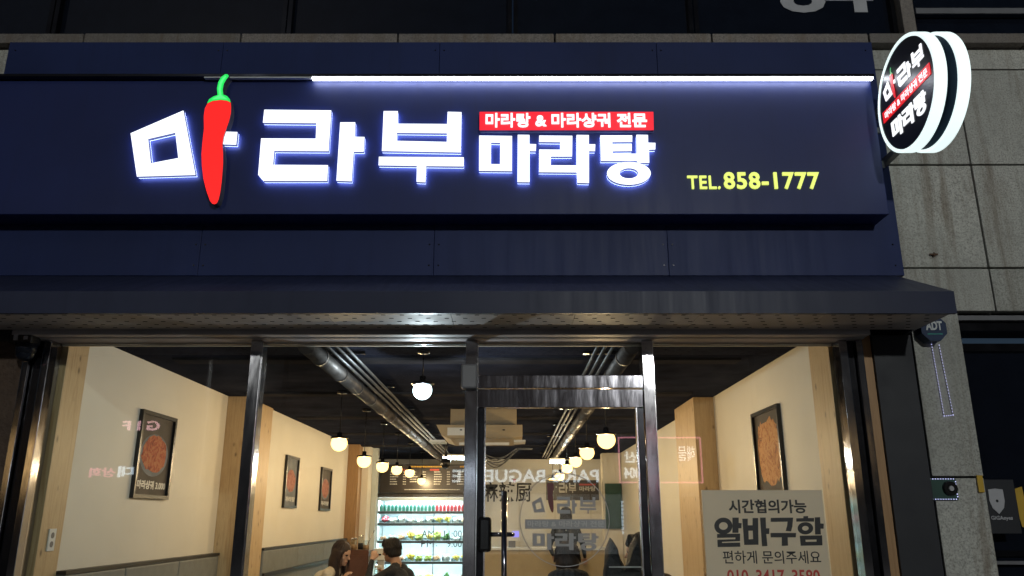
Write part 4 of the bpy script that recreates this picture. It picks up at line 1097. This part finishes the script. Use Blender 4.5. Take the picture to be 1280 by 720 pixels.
# ---- tables and chairs
def table(cx, cy, lx, ly, label):
    t = thing('dining_table', (cx, cy, 0), label, 'table')
    build('table_top', MB().box(cx - lx / 2, cx + lx / 2, cy - ly / 2, cy + ly / 2, 0.715, 0.75, bev=0.006), 'table_wood', t)
    c = MB(); c.cyl((cx, cy, 0.03), (cx, cy, 0.7145), 0.035, n=14); build('pedestal', c, 'dark_frame', t)
    build('foot', MB().box(cx - .25, cx + .25, cy - .25, cy + .25, 0.005, 0.03, bev=0.006), 'dark_frame', t)
def chair(cx, cy, rz, label, mat='cloth_dark', hb=0.86):
    t = thing('dining_chair', (cx, cy, 0), label, 'chair', 'dining chairs')
    ca_, sa = cos(rz), sin(rz)
    def tf(m):
        m.v = [(cx + x * ca_ - y * sa, cy + x * sa + y * ca_, z) for x, y, z in m.v]; return m
    build('seat', tf(MB().box(-.2, .2, -.2, .2, 0.43, 0.47, bev=0.015)), mat, t)
    build('backrest', tf(MB().box(-.215, -.185, -.19, .19, 0.55, hb, bev=0.012)), mat, t)
    for x in (-.17, .17):
        for y in (-.17, .17):
            m = MB(); m.cyl((x, y, 0.43), (x * 1.08, y * 1.08, 0.005), 0.014, 0.011, 8); build('leg', tf(m), 'dark_frame', t)
    m = MB()
    for y in (-.15, .15): m.cyl((-.17, y, 0.45), (-.2, y, 0.6), 0.011, n=8)
    build('back_post', tf(m), 'dark_frame', t)
table(-1.62, 9.55, 0.62, 0.75, 'small wooden table between the seated couple')
table(0.62, 6.95, 0.75, 0.62, 'wooden table just behind the glass door')
chair(-1.10, 9.42, pi, 'dark chair under the person in black by the cooler')
chair(-1.95, 8.05, pi / 2, 'empty dark chair with its top just showing left of the couple', hb=0.96)
chair(0.42, 6.22, pi / 2, 'dark chair under the brown haired person behind the door')
chair(1.05, 6.28, pi / 2, 'dark chair under the person by the right door mullion')
bowl = thing('soup_bowl', (-1.62, 9.5, 0.75), 'white bowl of red soup on the couple table', 'bowl')
g = MB(); g.lathe([(0, 0.0), (0.05, 0.0), (0.055, 0.012), (0.105, 0.075), (0.10, 0.075), (0.05, 0.02), (0, 0.018)], (-1.62, 9.5, 0.751), 24); build('bowl_body', g, 'ceramic', bowl)
g = MB(); g.cyl((-1.62, 9.5, 0.79), (-1.62, 9.5, 0.806), 0.07, 0.083, 20); build('soup', g, 'broth_red', bowl)
ju = thing('water_jug', (-1.55, 9.78, 0.75), 'clear water jug on the couple table', 'jug')
g = MB(); g.lathe([(0, 0), (0.05, 0.0), (0.055, 0.02), (0.05, 0.2), (0.04, 0.25)], (-1.55, 9.78, 0.751), 18); build('jug_body', g, 'jar_glass', ju)
g = MB(); g.tube([(-1.50, 9.78, 0.95), (-1.455, 9.78, 0.93), (-1.455, 9.78, 0.84), (-1.498, 9.78, 0.81)], 0.008, 8); build('handle', g, 'jar_glass', ju)
g = MB(); g.cyl((-1.55, 9.78, 1.002), (-1.55, 9.78, 1.025), 0.042, 0.04, 18); build('lid', g, 'white_plastic', ju)

# ================================================================== PEOPLE
def remesh(mb, voxel):
    me = bpy.data.meshes.new('tmp'); me.from_pydata(mb.v, [], mb.f)
    o = bpy.data.objects.new('tmp', me); C.objects.link(o)
    md = o.modifiers.new('r', 'REMESH'); md.mode = 'VOXEL'; md.voxel_size = voxel; md.adaptivity = 0.0
    ms = o.modifiers.new('s', 'SMOOTH'); ms.factor = 0.5; ms.iterations = 3
    dg = bpy.context.evaluated_depsgraph_get(); dg.update()
    e = o.evaluated_get(dg).to_mesh()
    n = len(e.vertices); co = np.empty(n * 3); e.vertices.foreach_get('co', co); co = co.reshape(-1, 3)
    fs = [tuple(p.vertices) for p in e.polygons]
    o.evaluated_get(dg).to_mesh_clear(); bpy.data.objects.remove(o); bpy.data.meshes.remove(me)
    return co, fs
def capsule(mb, p0, p1, r0, r1, n=12):
    mb.cyl(p0, p1, r0, r1, n=n); mb.ball(p0, r0, n, 8); mb.ball(p1, r1, n, 8)
def ik(a, b, l1, l2, pole):
    d = b - a; L = min(d.length, (l1 + l2) * 0.995); dn = d.normalized(); b = a + dn * L
    x = (l1 * l1 - l2 * l2 + L * L) / (2 * L); h = math.sqrt(max(0, l1 * l1 - x * x))
    pp = (pole - dn * pole.dot(dn)).normalized()
    return a + dn * x + pp * h, b
def person(label, base, yaw, seat, lean, handR, handL, head_pitch=0.0, head_yaw=0.0, top='cloth_dark', legs='denim', hair='hair_black', style='short', scale=1.0, extra=None):
    """local axes: x forward, y left, z up; seat = seat height or None when standing"""
    o = thing('person', base, label, 'person')
    V = Vector
    hip_z = (seat + 0.10) if seat else 0.93
    P = V((0, 0, hip_z))
    up = V((sin(lean), 0, cos(lean)))
    waist, chest, neck = P + up * 0.18, P + up * 0.36, P + up * 0.52
    hd = (Matrix.Rotation(head_yaw, 3, 'Z') @ Matrix.Rotation(head_pitch, 3, 'Y'))
    nk2 = neck + V((0.03, 0, 0.045))
    hc = nk2 + hd @ V((0.022, 0, 0.105))
    seg = []   # (p0,p1,r0,r1,mat) 0 top 1 skin 2 legs 3 shoes
    for y in (-0.05, 0.05):
        seg += [(P + V((0, y * 1.5, 0)), waist + V((0, y * 1.3, 0)), 0.115, 0.10, 0), (waist + V((0, y * 1.3, 0)), chest + V((0, y * 1.8, 0)), 0.10, 0.108, 0), (chest + V((0, y * 1.8, 0)), neck + V((-0.01, y * 1.9, -0.05)), 0.105, 0.062, 0)]
    seg += [(neck + up * 0.012, nk2 + V((0, 0, 0.04)), 0.060, 0.054, 1)]
    hands = []
    for s, tgt in ((-1, handR), (1, handL)):
        sh = neck + V((-0.01, s * 0.175, -0.065))
        el, wr = ik(sh, V(tgt), 0.285, 0.255, V((-0.35, s * 0.55, -1.0)))
        seg += [(neck + V((-.01, s * 0.06, -0.045)), sh, 0.062, 0.060, 0), (sh, el, 0.056, 0.045, 0), (el, wr, 0.044, 0.030, 0)]
        d = (wr - el).normalized(); hands.append((wr, d, s))
    if seat:
        for s in (-1, 1):
            kn = P + V((0.43, s * 0.11, 0.0)); an = V((0.45, s * 0.11, 0.09))
            seg += [(P + V((0.02, s * 0.085, -0.01)), kn, 0.092, 0.062, 2), (kn, an, 0.058, 0.042, 2), (an + V((-.03, 0, -.04)), an + V((0.15, 0, -0.05)), 0.042, 0.036, 3)]
    else:
        for s in (-1, 1):
            kn = V((0.02, s * 0.10, 0.49)); an = V((0, s * 0.10, 0.09))
            seg += [(P + V((0, s * 0.085, -0.01)), kn, 0.092, 0.062, 2), (kn, an, 0.058, 0.042, 2), (an + V((-.03, 0, -.04)), an + V((0.15, 0, -0.05)), 0.042, 0.036, 3)]
    mb = MB()
    for p0, p1, r0, r1, k in seg: capsule(mb, p0, p1, r0, r1)
    lab = [(p0, p1, k) for p0, p1, r0, r1, k in seg]
    # hands: palm, four fingers, thumb, softly curled
    for wr, d, s in hands:
        side = d.cross(V((0, 0, 1))).normalized(); nrm = side.cross(d).normalized()
        pc = wr + d * 0.05
        capsule(mb, wr, wr + d * 0.02, 0.026, 0.026, 10)
        for q in (-1, 0, 1): capsule(mb, wr + d * 0.02 + side * 0.012 * q, wr + d * 0.085 + side * 0.02 * q, 0.017, 0.014, 8)
        lab.append((wr + d * 0.02, wr + d * 0.18, 1))
        for q, ln in zip((-1.5, -0.5, 0.5, 1.5), (0.068, 0.080, 0.074, 0.056)):
            b0 = wr + d * 0.088 + side * 0.0195 * q
            b1_ = b0 + (d * 0.9 - nrm * 0.35).normalized() * ln * 0.5; b2 = b1_ + (d * 0.45 - nrm * 0.85).normalized() * ln * 0.5
            capsule(mb, b0, b1_, 0.0092, 0.0085, 8); capsule(mb, b1_, b2, 0.0085, 0.0075, 8)
        tb = wr + d * 0.03 - side * s * -0.026
        t1 = tb + (d * 0.7 + side * s * 0.6 - nrm * 0.2).normalized() * 0.042; t2 = t1 + (d * 0.9 - nrm * 0.35).normalized() * 0.03
        capsule(mb, tb, t1, 0.012, 0.010, 8); capsule(mb, t1, t2, 0.010, 0.008, 8); lab.append((tb, t2, 1))
    def H(x, y, z): return hc + hd @ V((x, y, z))
    def hball(x, y, z, rx, ry, rz):
        b = MB().ball((0, 0, 0), (rx, ry, rz), 16, 12)
        mb.add([H(x + v[0], y + v[1], z + v[2]) for v in b.v], b.f)
    hball(0, 0, 0.02, 0.094, 0.076, 0.098); hball(0.028, 0, -0.055, 0.058, 0.056, 0.066)
    hball(0.070, 0, -0.098, 0.020, 0.024, 0.018); hball(0.062, 0, 0.02, 0.036, 0.055, 0.03)
    capsule(mb, H(0.088, 0, 0.012), H(0.108, 0, -0.030), 0.009, 0.014, 8)
    hball(0.083, 0, -0.066, 0.013, 0.026, 0.007); hball(0.080, 0, -0.078, 0.013, 0.022, 0.008)
    for s in (-1, 1): hball(-0.005, s * 0.078, -0.012, 0.018, 0.010, 0.032); hball(0.055, s * 0.038, -0.03, 0.025, 0.022, 0.022)
    lab.append((H(0, 0, -0.09), H(0, 0, 0.09), 1))
    co, fs = remesh(mb, 0.011)
    fc = np.array([co[list(f)].mean(0) for f in fs])
    best = np.full(len(fc), 1e9); idx = np.zeros(len(fc), int)
    for p0, p1, k in lab:
        a = np.array(p0); d = np.array(p1 - p0); L = max(d.dot(d), 1e-9)
        t = np.clip(((fc - a) @ d) / L, 0, 1); dist = np.linalg.norm(fc - (a + t[:, None] * d), axis=1)
        u = dist < best; best[u] = dist[u]; idx[u] = k
    # eyes and lips as small tinted patches
    for s in (-1, 1):
        e = np.array(H(0.084, s * 0.031, 0.004)); idx[np.linalg.norm((fc - e) * np.array([1, 1, 1.7]), axis=1) < 0.015] = 4
    e = np.array(H(0.092, 0, -0.072)); idx[np.linalg.norm((fc - e) * np.array([1, 0.6, 1.6]), axis=1) < 0.014] = 5
    T = Matrix.Translation(base) @ Matrix.Rotation(yaw, 4, 'Z') @ Matrix.Scale(scale, 4)
    def put(name, co, fs, idx, mats):
        m = MB(); m.v = [tuple(T @ V(c)) for c in co]; m.f = fs; m.m = list(idx) if idx is not None else [0] * len(fs); m.sm = [True] * len(fs)
        return build(name, m, mats, o, fix=False)
    put('body', co, fs, idx, [top, 'skin', legs, 'black_plastic', 'hair_black', 'food_pink'])
    # hair
    hm = MB()
    def hb(x, y, z, rx, ry, rz):
        b = MB().ball((0, 0, 0), (rx, ry, rz), 14, 10); hm.add([H(x + v[0], y + v[1], z + v[2]) for v in b.v], b.f)
    hb(-0.012, 0, 0.040, 0.100, 0.088, 0.092); hb(-0.035, 0, -0.005, 0.082, 0.088, 0.10)
    rn = random.Random(len(label))
    if style == 'long':
        for i in range(26):
            a = pi * 0.30 + (2 * pi - 0.60 * pi) * i / 25.0
            p0 = H(0.085 * cos(a) - 0.01, 0.084 * sin(a), 0.03); p1 = H(0.085 * cos(a) - 0.02, 0.09 * sin(a), -0.10)
            p2 = p1 + V((rn.uniform(-.01, .03), rn.uniform(-.01, .01), -rn.uniform(.13, .2)))
            capsule(hm, p0, p1, 0.017, 0.016, 7); capsule(hm, p1, p2, 0.016, 0.006, 7)
    else:
        for i in range(34):
            a = pi * 0.28 + (2 * pi - 0.56 * pi) * i / 33.0
            p0 = H(0.092 * cos(a) - 0.01, 0.085 * sin(a), 0.03); p1 = H(0.088 * cos(a) - 0.018, 0.082 * sin(a), -0.045 + rn.uniform(-.03, .012))
            capsule(hm, p0, p1, 0.013, 0.006, 7)
        for i in range(14):
            a = rn.uniform(0, 2 * pi); p0 = H(-0.01, 0, 0.12); p1 = H(0.085 * cos(a), 0.075 * sin(a), 0.085)
            capsule(hm, p0, p1, 0.014, 0.009, 7)
        for i in range(7):
            y = -0.055 + 0.11 * i / 6
            capsule(hm, H(0.05, y, 0.115), H(0.096 - abs(y) * 0.25, y * 1.05, 0.055 + rn.uniform(-.012, .01)), 0.014, 0.007, 7)
    hco, hfs = remesh(hm, 0.008)
    hs = MB(); hs.v = [tuple(c) for c in hco]; hs.f = list(hfs)
    for i in range(170):
        a = pi * 0.28 + (2 * pi - 0.56 * pi) * rn.random(); e = rn.uniform(0.1, 1.25)
        def S(el, k=1.0): return V((-0.014 + 0.103 * k * cos(el) * cos(a), 0.092 * k * cos(el) * sin(a), 0.036 + 0.098 * k * sin(el)))
        q0, q1 = H(*S(e + 0.35, 1.0)), H(*S(e - 0.25, rn.uniform(1.0, 1.05)))
        q2 = H(*S(-0.15, rn.uniform(1.0, 1.07))); q3 = q2 + V((rn.uniform(-.012, .012), rn.uniform(-.012, .012), -(rn.uniform(.12, .26) if style == 'long' else rn.uniform(.02, .05))))
        hs.cyl(q0, q1, 0.0030, 0.0034, 4, caps=False); hs.cyl(q1, q2, 0.0034, 0.0030, 4, caps=False); hs.cyl(q2, q3, 0.0030, 0.0008, 4, caps=False)
    put('hair', hs.v, hs.f, None, [hair])
    if extra == 'mask':
        mm = MB(); b = MB().ball((0, 0, 0), (0.072, 0.064, 0.055), 16, 10); mm.add([H(0.034 + v[0], v[1], -0.068 + v[2]) for v in b.v], b.f)
        put('face_mask', mm.v, mm.f, None, ['cloth_black'])
    if extra == 'cap':
        mm = MB(); b = MB().ball((0, 0, 0), (0.113, 0.098, 0.085), 18, 8, 0, 0.0, pi / 2); mm.add([H(-0.008 + v[0], v[1], 0.052 + v[2]) for v in b.v], b.f)
        n = 14; pts = [H(0.075 + 0.095 * sin(pi * i / n), 0.078 * cos(pi * i / n), 0.052 - 0.012 * sin(pi * i / n)) for i in range(n + 1)]
        ptb = [q + V((0, 0, -0.005)) for q in pts]
        mm.add(pts, [tuple(range(n + 1))]); mm.add(ptb, [tuple(range(n + 1))[::-1]])
        put('cap', mm.v, mm.f, None, ['cloth_black'])
    if extra == 'scarf':
        mm = MB()
        for i in range(14):
            a0, a1 = 2 * pi * i / 14, 2 * pi * (i + 1) / 14
            capsule(mm, neck + V((0.085 * cos(a0), 0.085 * sin(a0), 0.02)), neck + V((0.085 * cos(a1), 0.085 * sin(a1), 0.02)), 0.028, 0.028, 8)
        put('scarf', mm.v, mm.f, None, ['scarf_red'])
    if extra == 'hood':
        mm = MB()
        for i in range(14):
            a0, a1 = pi * 0.35 + 1.3 * pi * i / 14, pi * 0.35 + 1.3 * pi * (i + 1) / 14
            capsule(mm, neck + V((0.10 * cos(a0) - .02, 0.115 * sin(a0), 0.02 - .03 * cos(a0))), neck + V((0.10 * cos(a1) - .02, 0.115 * sin(a1), 0.02 - .03 * cos(a1))), 0.04, 0.04, 8)
        put('hood', mm.v, mm.f, None, [top])
    return o
person('person in a cream knit top with long dark hair leaning over the table', (-2.27, 9.42, 0), R(-8), 0.47, R(34), (0.42, -0.12, 0.86), (0.40, 0.10, 0.86), R(16), R(-12), 'knit_cream', 'denim', 'hair_brown', 'long', 1.03)
person('person in black with dark hair seated by the cooler raising one hand', (-1.07, 9.42, 0), R(166), 0.47, R(26), (0.40, -0.10, 0.90), (0.47, 0.12, 1.07), R(10), R(-6), 'cloth_dark', 'cloth_dark', 'hair_black', 'short', 1.02)
person('brown haired person in a dark jacket seated behind the door, back turned', (0.42, 6.25, 0), R(90), 0.47, R(10), (0.34, -0.2, 0.86), (0.34, 0.2, 0.86), R(14), 0.0, 'cloth_dark', 'denim', 'hair_brown', 'short', 1.02, 'hood')
person('person in brown seated by the right door mullion, facing left', (1.08, 6.35, 0), R(128), 0.47, R(8), (0.34, -0.18, 0.88), (0.34, 0.18, 0.88), R(6), R(30), 'cloth_brown', 'denim', 'hair_black', 'short', 1.06)
person('standing person in dark clothes with red scarf by the rear counter', (0.88, 13.6, 0), R(80), None, 0.0, (0.2, -0.28, 0.95), (0.22, 0.25, 0.98), 0.0, 0.0, 'cloth_black', 'cloth_black', 'hair_black', 'long', 1.0, 'scarf')
# coat hung over a chair back: two pointed shoulders
ct = thing('draped_coat', (0.80, 6.0, 0.0), 'black coat with two pointed shoulders draped over a chair behind the door', 'coat')
cm_ = MB(); cx, cy = 0.80, 6.05
loop = [(-.16, .5), (.16, .5), (.17, .95), (.15, 1.22), (.125, 1.36), (.095, 1.425), (.06, 1.36), (.035, 1.26), (.0, 1.22), (-.03, 1.27), (-.055, 1.36), (-.085, 1.42), (-.12, 1.34), (-.15, 1.2), (-.18, .95)]
nz_, rows_ = 7, []
for j in range(nz_):
    t = j / (nz_ - 1) * 2 - 1; sc = 1 - 0.10 * t * t
    rows_.append([(cx + x * sc + 0.01 * sin(z * 19 + j), cy + 0.065 * t + 0.012 * sin(z * 23 + x * 31), 0.5 + (z - 0.5) * (1 - 0.05 * t * t)) for x, z in loop])
n = len(loop); vs = [p for r in rows_ for p in r]
cm_.add(vs, [(j * n + i, j * n + (i + 1) % n, (j + 1) * n + (i + 1) % n, (j + 1) * n + i) for j in range(nz_ - 1) for i in range(n)], 0, True)
tri = tessellate_polygon([[Vector((a, b, 0)) for a, b in loop]])
cm_.add(vs, [tuple(t) for t in tri]); cm_.add(vs, [tuple(i + (nz_ - 1) * n for i in t)[::-1] for t in tri])
build('coat_body', cm_, 'cloth_black', ct)
build('reflective_tape', MB().box(cx - 0.115, cx + 0.135, cy - 0.090, cy - 0.082, 1.215, 1.225), 'shield_white', ct)

# ================================================================== ACROSS THE STREET (mirrored in the glass)
VY = 28.0; OY = 9.72 - VY           # facade line on the far side
back = lambda Y: (lambda u, v, w: (-u, Y + w, v))   # a plane facing the shop; u runs to the reader's right (-X)
def mir(x, y): q = atY(x, y, VY); return -q.x, q.z
def far_building(x0, x1, h, mat, label, wins):
    o = thing('opposite_building', ((x0 + x1) / 2, OY - 4, 0), label, 'building')
    build('wall', MB().box(x0, x1, OY - 8, OY - 0.3, -0.12, h), mat, o)
    for (a, b, c, d, m) in wins:
        wn = build('window', MB().box(a, b, OY - 0.299, OY - 0.28, c, d), m, o)
        f = MB(); f.box(a - .05, b + .05, OY - .28, OY - .22, d, d + .06); f.box(a - .05, b + .05, OY - .28, OY - .18, c - .07, c)
        for k in range(1, max(2, int((b - a) / 1.1))):
            xx = a + (b - a) * k / max(2, int((b - a) / 1.1)); f.box(xx - .03, xx + .03, OY - .28, OY - .24, c, d)
        build('window_frame', f, 'dark_frame', wn)
    return o
def mw(x0, x1, y0, y1, m):
    a, b = mir(x0, y0), mir(x1, y1); return (min(-a[0], -b[0]), max(-a[0], -b[0]), min(a[1], b[1]), max(a[1], b[1]), m)
def floor_row(x0, x1, z0, z1, n, seed, on):
    r_ = random.Random(seed); out = []
    st_ = (x1 - x0) / n
    for k in range(n):
        m = r_.choice(on); out.append((x0 + st_ * (k + .15), x0 + st_ * (k + .85), z0, z1, m))
    return out
D_, B_, K_ = 'far_window_dim', 'far_window_blue', 'far_pane'
far_building(-27, -8.2, 12, 'render_far', 'grey rendered block across the street with a warm lit window', [mw(19, 43, 546, 610, 'far_window_warm'), (-14.5, -9.5, .3, 2.2, K_)] + floor_row(-26.5, -8.6, 9, 10.8, 8, 2, [K_, D_, B_, K_]))
far_building(-8.0, 8.5, 12, 'brick_far', 'brick block across the street above a lit bakery', [(-3.4, 3.9, .4, 2.35, 'far_window_white'), (4.6, 8.0, .4, 2.2, K_), (-7.4, -4.2, .4, 2.3, K_)] + floor_row(-7.6, 8.1, 8.6, 10.6, 9, 9, [K_, D_, B_, K_]))
far_building(8.7, 27, 13, 'render_far', 'tall grey block across the street with warm lit panes', [mw(1062, 1078, 535, 598, 'far_window_warm'), (9.5, 14, .4, 2.3, K_)] + floor_row(9, 26.5, 9, 10.8, 8, 5, [K_, D_, B_, K_]))
bs = thing('bakery_sign', (0.4, OY, 2.5), 'white bakery lettering across the street, mirrored in the door glass', 'sign')
u0, v1 = mir(748, 587); u1, v0 = mir(565, 603)
build('sign_board', MB().box(-u1 - .4, -u0 + .4, OY - 0.27, OY - 0.05, v0 - .25, v1 + .25, bev=0.02), 'board_black', bs)
t_ = MB(); text_into(t_, 'PARIS BAGUETTE', back(OY - 0.05), u0, u1, v0, v1, 0.0, 0.06, 0.02)
build('lettering', t_, 'far_white', bs)
pk = thing('pink_outline_sign', (5.0, OY, 2.8), 'pink outlined sign with white writing across the street, mirrored beside the door', 'sign')
u0, v1 = mir(876, 546); u1, v0 = mir(774, 604)
u0, u1 = min(u0, u1), max(u0, u1)
build('sign_board', MB().box(-u1 - .1, -u0 + .1, OY - .27, OY - .06, v0 - .1, v1 + .1), 'board_black', pk)
o_ = MB(); e = 0.05
o_.prism([[(u0, v0), (u1, v0), (u1, v1), (u0, v1)], [(u0 + e, v0 + e), (u1 - e, v0 + e), (u1 - e, v1 - e), (u0 + e, v1 - e)]], back(OY - .06), 0.0, 0.05)
build('outline', o_, 'far_pink', pk)
t_ = MB(); du, dv = u1 - u0, v1 - v0
text_into(t_, '산', back(OY - .06), u0 + du * .78, u0 + du * .93, v0 + dv * .44, v0 + dv * .68, 0, .04, .03)
text_into(t_, '004', back(OY - .06), u0 + du * .74, u0 + du * .94, v0 + dv * .1, v0 + dv * .34, 0, .04, .03)
text_into(t_, '해물', back(OY - .06), u0 + du * .08, u0 + du * .28, v0 + dv * .48, v0 + dv * .8, 0, .04, .0)
build('lettering', t_, 'far_white', pk)
gi = thing('pink_letter_sign', (-13.0, OY, 4.4), 'pink lettering across the street, mirrored on the left wall', 'sign')
t_ = MB(); u0, v1 = mir(196, 525); u1, v0 = mir(148, 537); text_into(t_, 'G I F', back(OY - .3), u0, u1, v0, v1, 0, .06, .02)
build('lettering', t_, 'far_redwhite', gi)
gi = thing('pink_script_sign', (-13.8, OY, 2.9), 'pink and white shop lettering across the street, mirrored low on the left wall', 'sign')
t_ = MB(); u0, v1 = mir(140, 584); u1, v0 = mir(106, 596); text_into(t_, '상회', back(OY - .3), u0, u1, v0, v1, 0, .06, .02)
build('pink_lettering', t_, 'far_pink', gi)
t_ = MB(); u0, v1 = mir(163, 582); u1, v0 = mir(142, 596); text_into(t_, '대', back(OY - .3), u0, u1, v0, v1, 0, .06, .02)
build('white_lettering', t_, 'far_white', gi)
def led_post(px, y0, y1, label):
    a, b = mir(px, y0), mir(px, y1)
    o = thing('light_column', (-a[0], OY, b[1]), label, 'light string', 'dotted light columns across the street')
    m = MB(); n = 9
    for i in range(n):
        z = a[1] + (b[1] - a[1]) * (i + .5) / n; m.box(-a[0] - .04, -a[0] + .04, OY - .2, OY - .17, z - .05, z + .04)
    build('lights', m, 'far_white', o)
    build('strip', MB().box(-a[0] - .06, -a[0] + .06, OY - .27, OY - .205, b[1], a[1]), 'board_black', o)
led_post(778, 625, 668, 'dotted light column across the street mirrored in the door glass')
led_post(879, 624, 672, 'dotted light column across the street mirrored beside the notice')
# street lamp on the far kerb
def street_lamp(x, y, label, energy):
    o = thing('street_lamp', (x, y, 0), label, 'street lamp', 'street lamps across the street')
    m = MB(); m.cyl((x, y, 0), (x, y, 5.6), 0.07, 0.045, 12); m.cyl((x, y, 0), (x, y, 0.5), 0.12, 0.10, 12); build('pole', m, 'grey_plastic', o)
    m = MB(); m.lathe([(0.0, 5.75), (0.10, 5.72), (0.14, 5.6), (0.10, 5.58), (0.0, 5.58)], (x, y, 0), 16); build('lamp_collar', m, 'grey_plastic', o)
    m = MB(); m.ball((x, y, 5.95), 0.2, 16, 10); gl_ = build('lamp_globe', m, 'street_head', o)
    ld = bpy.data.lights.new('lamp_light', 'POINT'); ld.energy = energy; ld.shadow_soft_size = 0.19; ld.color = (0.96, 1.0, 0.96)
    link(bpy.data.objects.new('lamp_light', ld), gl_, (x, y, 5.95))
for x, w_, en in ((-7.5, 'left of the bakery sign', 420.0), (3.5, 'right of the bakery sign', 2900.0)):
    street_lamp(x, -9.9, 'globe street lamp on the far kerb, ' + w_, en)
